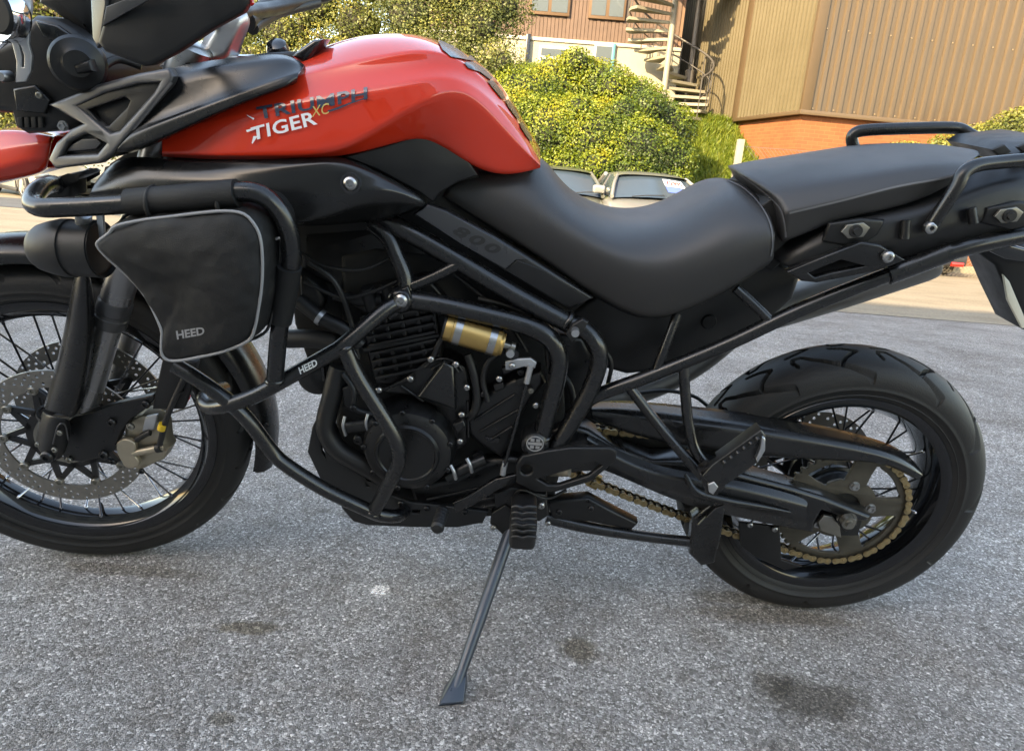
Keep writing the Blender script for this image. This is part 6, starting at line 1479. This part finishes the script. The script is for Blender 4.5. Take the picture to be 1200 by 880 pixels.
# ================================================================== parked cars
tyre_c = M('car_tyre', (.02, .02, .02), .8); alloy = M('car_alloy', (.42, .41, .39), .35, .8); cglass = M('car_glass', (.045, .065, .085), .14, spec=.3); blackt = M('car_black_trim', (.02, .02, .021), .5)
lampc = M('car_lamp', (.55, .56, .55), .15, .3, .5)
def car(name, label, col, loc, yaw, H=1.42, Wd=1.74, sticker=None, group='cars parked across the yard', belt=.93):
    """front towards local +x"""
    t = thing(name, label, 'car', group, loc=loc); t.rotation_euler = (0, 0, yaw)
    pm = M(name+'_paint', col, .28, .35, .8); h = Wd/2
    bz = belt/.93
    st = [(-2.10, .80, .62, .70), (-2.02, .92, .60, .86), (-1.6, .98, .58, .97), (-.9, .99, .56, 1.0), (0, .97, .56, 1.0), (.85, .94, .56, 1.0), (1.3, .86, .56, .98), (1.8, .74, .56, .90), (2.05, .64, .56, .80), (2.12, .52, .52, .70)]
    rows = []
    for f, zf in ((0., 1.0), (.60, .995), (.84, .965), (.965, .90), (1.0, .72), (1.0, .42), (.96, .20), (.85, .16), (0, .16)):
        row = []
        for x, zt, zm, wf in st:
            zt *= bz; zm *= bz
            z = zt*zf if zf > .8 else (zm*zf/.72*.95 if zf > .3 else zf)
            row.append(Vector((x, -h*wf*f, z)))
        rows.append(row)
    o = grid('body', rows, pm, t, crease={2: .3, 3: .35, 6: .6, 7: .8}, sub=2); 
    mm = o.modifiers.new('mir', 'MIRROR'); mm.use_axis = (False, True, False); o.modifiers.move(o.modifiers.find('mir'), 0)
    # greenhouse
    zb = belt; ws = [(-1.75, .90), (1.02, .90)]; rf = [(-1.05, H), (.18, H)]
    bw, rw = h*.90, h*.66
    A = [Vector((-1.75, -bw*.92, zb-.03)), Vector((1.05, -bw*.96, zb-.04)), Vector((1.05, bw*.96, zb-.04)), Vector((-1.75, bw*.92, zb-.03))]
    B = [Vector((-1.10, -rw, H-.05)), Vector((.22, -rw, H-.05)), Vector((.22, rw, H-.05)), Vector((-1.10, rw, H-.05))]
    gl = []
    for nm, (i, j) in (('side_window', (0, 1)), ('windscreen', (1, 2)), ('side_window', (2, 3)), ('rear_window', (3, 0))):
        bm = bmesh.new(); q = [A[i], A[j], B[j], B[i]]; nv = 8; V = []
        nrm = (A[j]-A[i]).cross(B[i]-A[i]).normalized()
        for u in range(nv+1):
            V.append([])
            for v in range(nv+1):
                p = (q[0].lerp(q[1], u/nv)).lerp(q[3].lerp(q[2], u/nv), v/nv)
                p = p+nrm*(.05 if nm != 'side_window' else .03)*(1-(2*u/nv-1)**2)*(1 if nm != 'side_window' else 1)
                V[-1].append(bm.verts.new(p))
        for u in range(nv):
            for v in range(nv): bm.faces.new((V[u][v], V[u+1][v], V[u+1][v+1], V[u][v+1]))
        gl.append(bmlink(nm, bm, cglass, t, 60))
    rr = rowsP if False else None
    rows = [[Vector((x, -rw*f*wf, zc+dz*wz)) for x, wf, wz in ((-1.16, .98, 0), (-.8, 1.0, .6), (-.3, 1.0, 1.), (.1, 1.0, .6), (.36, .98, -.6))] for f, zc, dz in ((1.06, H-.08, .0), (1.03, H-.035, .02), (.8, H-.005, .03), (0, H+.01, .04))]
    o = grid('roof', rows, pm, t, crease={0: .8}, sub=2); mm = o.modifiers.new('mir', 'MIRROR'); mm.use_axis = (False, True, False); o.modifiers.move(o.modifiers.find('mir'), 0)
    for s in (-1, 1):
        tube('pillar', [Vector((1.09, s*bw*.97, zb-.02)), Vector((.66, s*(bw+rw)/2*1.0, (zb+H)/2-.01)), Vector((.24, s*rw*1.0, H-.045))], .032, pm, t, n=3, seg=8)
        tube('pillar', [Vector((-1.78, s*bw*.93, zb-.02)), Vector((-1.12, s*rw, H-.045))], .045, pm, t, n=3, seg=8)
        tube('pillar', [Vector((-.35, s*bw*.985, zb-.03)), Vector((-.4, s*rw*1.04, H-.05))], .028, blackt, t, n=2, seg=8)
        mi = box('door_mirror', (.62, s*(h+.05)-.10, belt), (.76, s*(h+.05)+.10, belt+.13), pm, t, .035, seg=3)
        tube('mirror_arm', [Vector((.70, s*(h-.12), belt)), Vector((.69, s*(h-.02), belt+.03))], .02, blackt, t, n=2, seg=6)
        for x in (-1.30, 1.32):
            bm = bmesh.new(); lathe_bm(bm, [(.20, -.10), (.27, -.105), (.305, -.08), (.315, 0), (.305, .08), (.2, .09)], seg=32, c=(x, s*(h-.11), .315))
            wl_ = bmlink('wheel', bm, tyre_c, t, 40)
            bm = bmesh.new(); lathe_bm(bm, [(.19, -s*-.085), (.215, s*.10), (.222, s*.085), (.2, s*.05)], seg=32, c=(x, s*(h-.11), .315)); lathe_bm(bm, [(0, s*.075), (.045, s*.075), (.05, s*.05), (0, s*.05)], seg=16, c=(x, s*(h-.11), .315))
            for k in range(5):
                a = 2*math.pi*k/5; d = Vector((math.cos(a), 0, math.sin(a))); n_ = Vector((-d.z, 0, d.x)); c = Vector((x, s*(h-.11), .315))
                q = [c+d*.03-n_*.03, c+d*.03+n_*.03, c+d*.205+n_*.042, c+d*.205-n_*.042]
                A_ = [bm.verts.new(p+Vector((0, s*.08, 0))) for p in q]; B_ = [bm.verts.new(p+Vector((0, s*.04, 0))) for p in q]
                bm.faces.new(A_); bm.faces.new(B_[::-1])
                for i in range(4): bm.faces.new((A_[i], B_[i], B_[(i+1) % 4], A_[(i+1) % 4]))
            bmlink('rim', bm, alloy, wl_, 30)
            tube('wheel_arch', [Vector((x+.36*math.cos(a), s*(h-.015), .315+.36*math.sin(a))) for a in np.linspace(-.25, math.pi+.25, 15)], .035, blackt, t, n=2, seg=8)
            bm = bmesh.new(); lathe_bm(bm, [(0, s*.02), (.345, s*.02)], seg=28, c=(x, s*(h-.055), .33)); bmlink('arch_liner', bm, blackt, t, None)
        box('headlight', (1.90, s*.62-.20, .56), (2.10, s*.62+.16, .70), lampc, t, .05, seg=3)
        box('tail_light', (-2.10, s*.66-.16, .62), (-1.98, s*.66+.14, .78), 'redlens', t, .03, seg=3)
    box('grille', (2.06, -.42, .44), (2.135, .42, .60), blackt, t, .02); box('lower_grille', (2.08, -.62, .22), (2.14, .62, .36), blackt, t, .02)
    for s in (-1, 1): box('reflector', (-2.19, s*.60-.12, .30), (-2.10, s*.60+.12, .38), 'redlens', t, .012)
    box('rear_bumper', (-2.17, -.78, .30), (-2.02, .78, .52), blackt, t, .04); box('sill', (-.95, -h-.005, .17), (.95, h+.005, .27), blackt, t, .02)
    for k in (-1, 1): tube('wiper', [Vector((1.12, k*.35-.1, belt)), Vector((1.10, k*.35+.12, belt+.03)), Vector((1.05, k*.35+.42, belt+.05))], .009, blackt, t, n=2, seg=6)
    if sticker: sticker(t, A, B)
    return t
def price(t, A, B):
    # price and offer stickers inside the windscreen, driver's top corner
    def q(u, v, d=.115):
        p = (A[1].lerp(A[2], u)).lerp(B[1].lerp(B[2], u), v); n_ = (A[2]-A[1]).cross(B[1]-A[1]).normalized()
        return p+n_*(.05*(1-(2*u-1)**2)+.006)
    for nm, u0, u1, v0, v1, mt in (('price_sticker', .62, .88, .52, .82, M('sticker_white', (.8, .78, .8), .5)), ('offer_sticker', .62, .82, .26, .50, M('sticker_blue', (.10, .16, .55), .5)), ('round_sticker', .82, .95, .16, .42, M('sticker_pale', (.78, .8, .85), .5))):
        bm = bmesh.new(); K = 5; V = [[bm.verts.new(q(u0+(u1-u0)*i/K, v0+(v1-v0)*j/K)) for j in range(K+1)] for i in range(K+1)]
        for i in range(K):
            for j in range(K): bm.faces.new((V[i][j], V[i+1][j], V[i+1][j+1], V[i][j+1]))
        bmlink(nm, bm, mt, t, 60)
    bm = text_bm('£2995', .03)
    for v in bm.verts: 
        p = q(.65+.21*v.co.x, .58+.17*v.co.y); n_ = (A[2]-A[1]).cross(B[1]-A[1]).normalized(); v.co = p+n_*.006
    bmlink('price_lettering', bm, M('sticker_red', (.6, .02, .03), .5), t, 60)
c = W(757, 204, 10.6)
car('silver_car', 'silver car facing the bike with a price sticker in its windscreen', (.30, .295, .28), (c.x+.12, 11.0, gz(11.0)), R(-88), H=c.z-gz(10.6)+.02, sticker=price, belt=1.03)
c = W(652, 197, 10.8)
car('grey_car', 'grey green car parked next to the silver car, mostly hidden by the seat', (.17, .175, .15), (c.x+.05, 11.4, gz(11.4)), R(-92), H=c.z-gz(10.8)+.03, belt=1.02)
wp = G(30, 231)
yw = R(-38)
fwd = Vector((math.cos(yw), math.sin(yw), 0)); lft = Vector((-fwd.y, fwd.x, 0))
o_ = wp-fwd*1.32+lft*.80
car('white_car', 'white car parked across the yard below the beak', (.42, .405, .36), (o_.x, o_.y, gz(o_.y)), yw)
o2 = o_+Vector((-3.4, .9, 0))
car('grey_car', 'pale grey car parked behind the white car', (.22, .215, .20), (o2.x, o2.y, gz(o2.y)), yw+R(5))
tp = W(1119, 306, 12.2)
car('tan_car', 'car with a red bumper reflector showing below the tail of the bike', (.24, .22, .17), (tp.x-.55, tp.y+2.15, gz(tp.y+2.15)), R(90))
# kerb along the foot of the warehouse wall
k0 = wc+ex*1.0-ey*.55; d = ex.copy(); n_ = ey.copy()
kerb = thing('kerb', 'worn concrete kerb along the foot of the warehouse wall', 'kerb', loc=(k0.x, k0.y, gz(k0.y)))
kr = M('kerb_concrete', (.30, .25, .17), .9, bump=.3, bscale=25, var=.2, vscale=6)
for i in range(0, 14):
    a = d*(i*.92); zz = gz(k0.y+a.y)-gz(k0.y)
    box('kerb_stone', (0, 0, -.1), (.90, .14, .13), kr, kerb, .015, mtx=Matrix.Translation(a+Vector((0, 0, zz))) @ Matrix(((d.x, n_.x, 0, 0), (d.y, n_.y, 0, 0), (0, 0, 1, 0), (0, 0, 0, 1))))
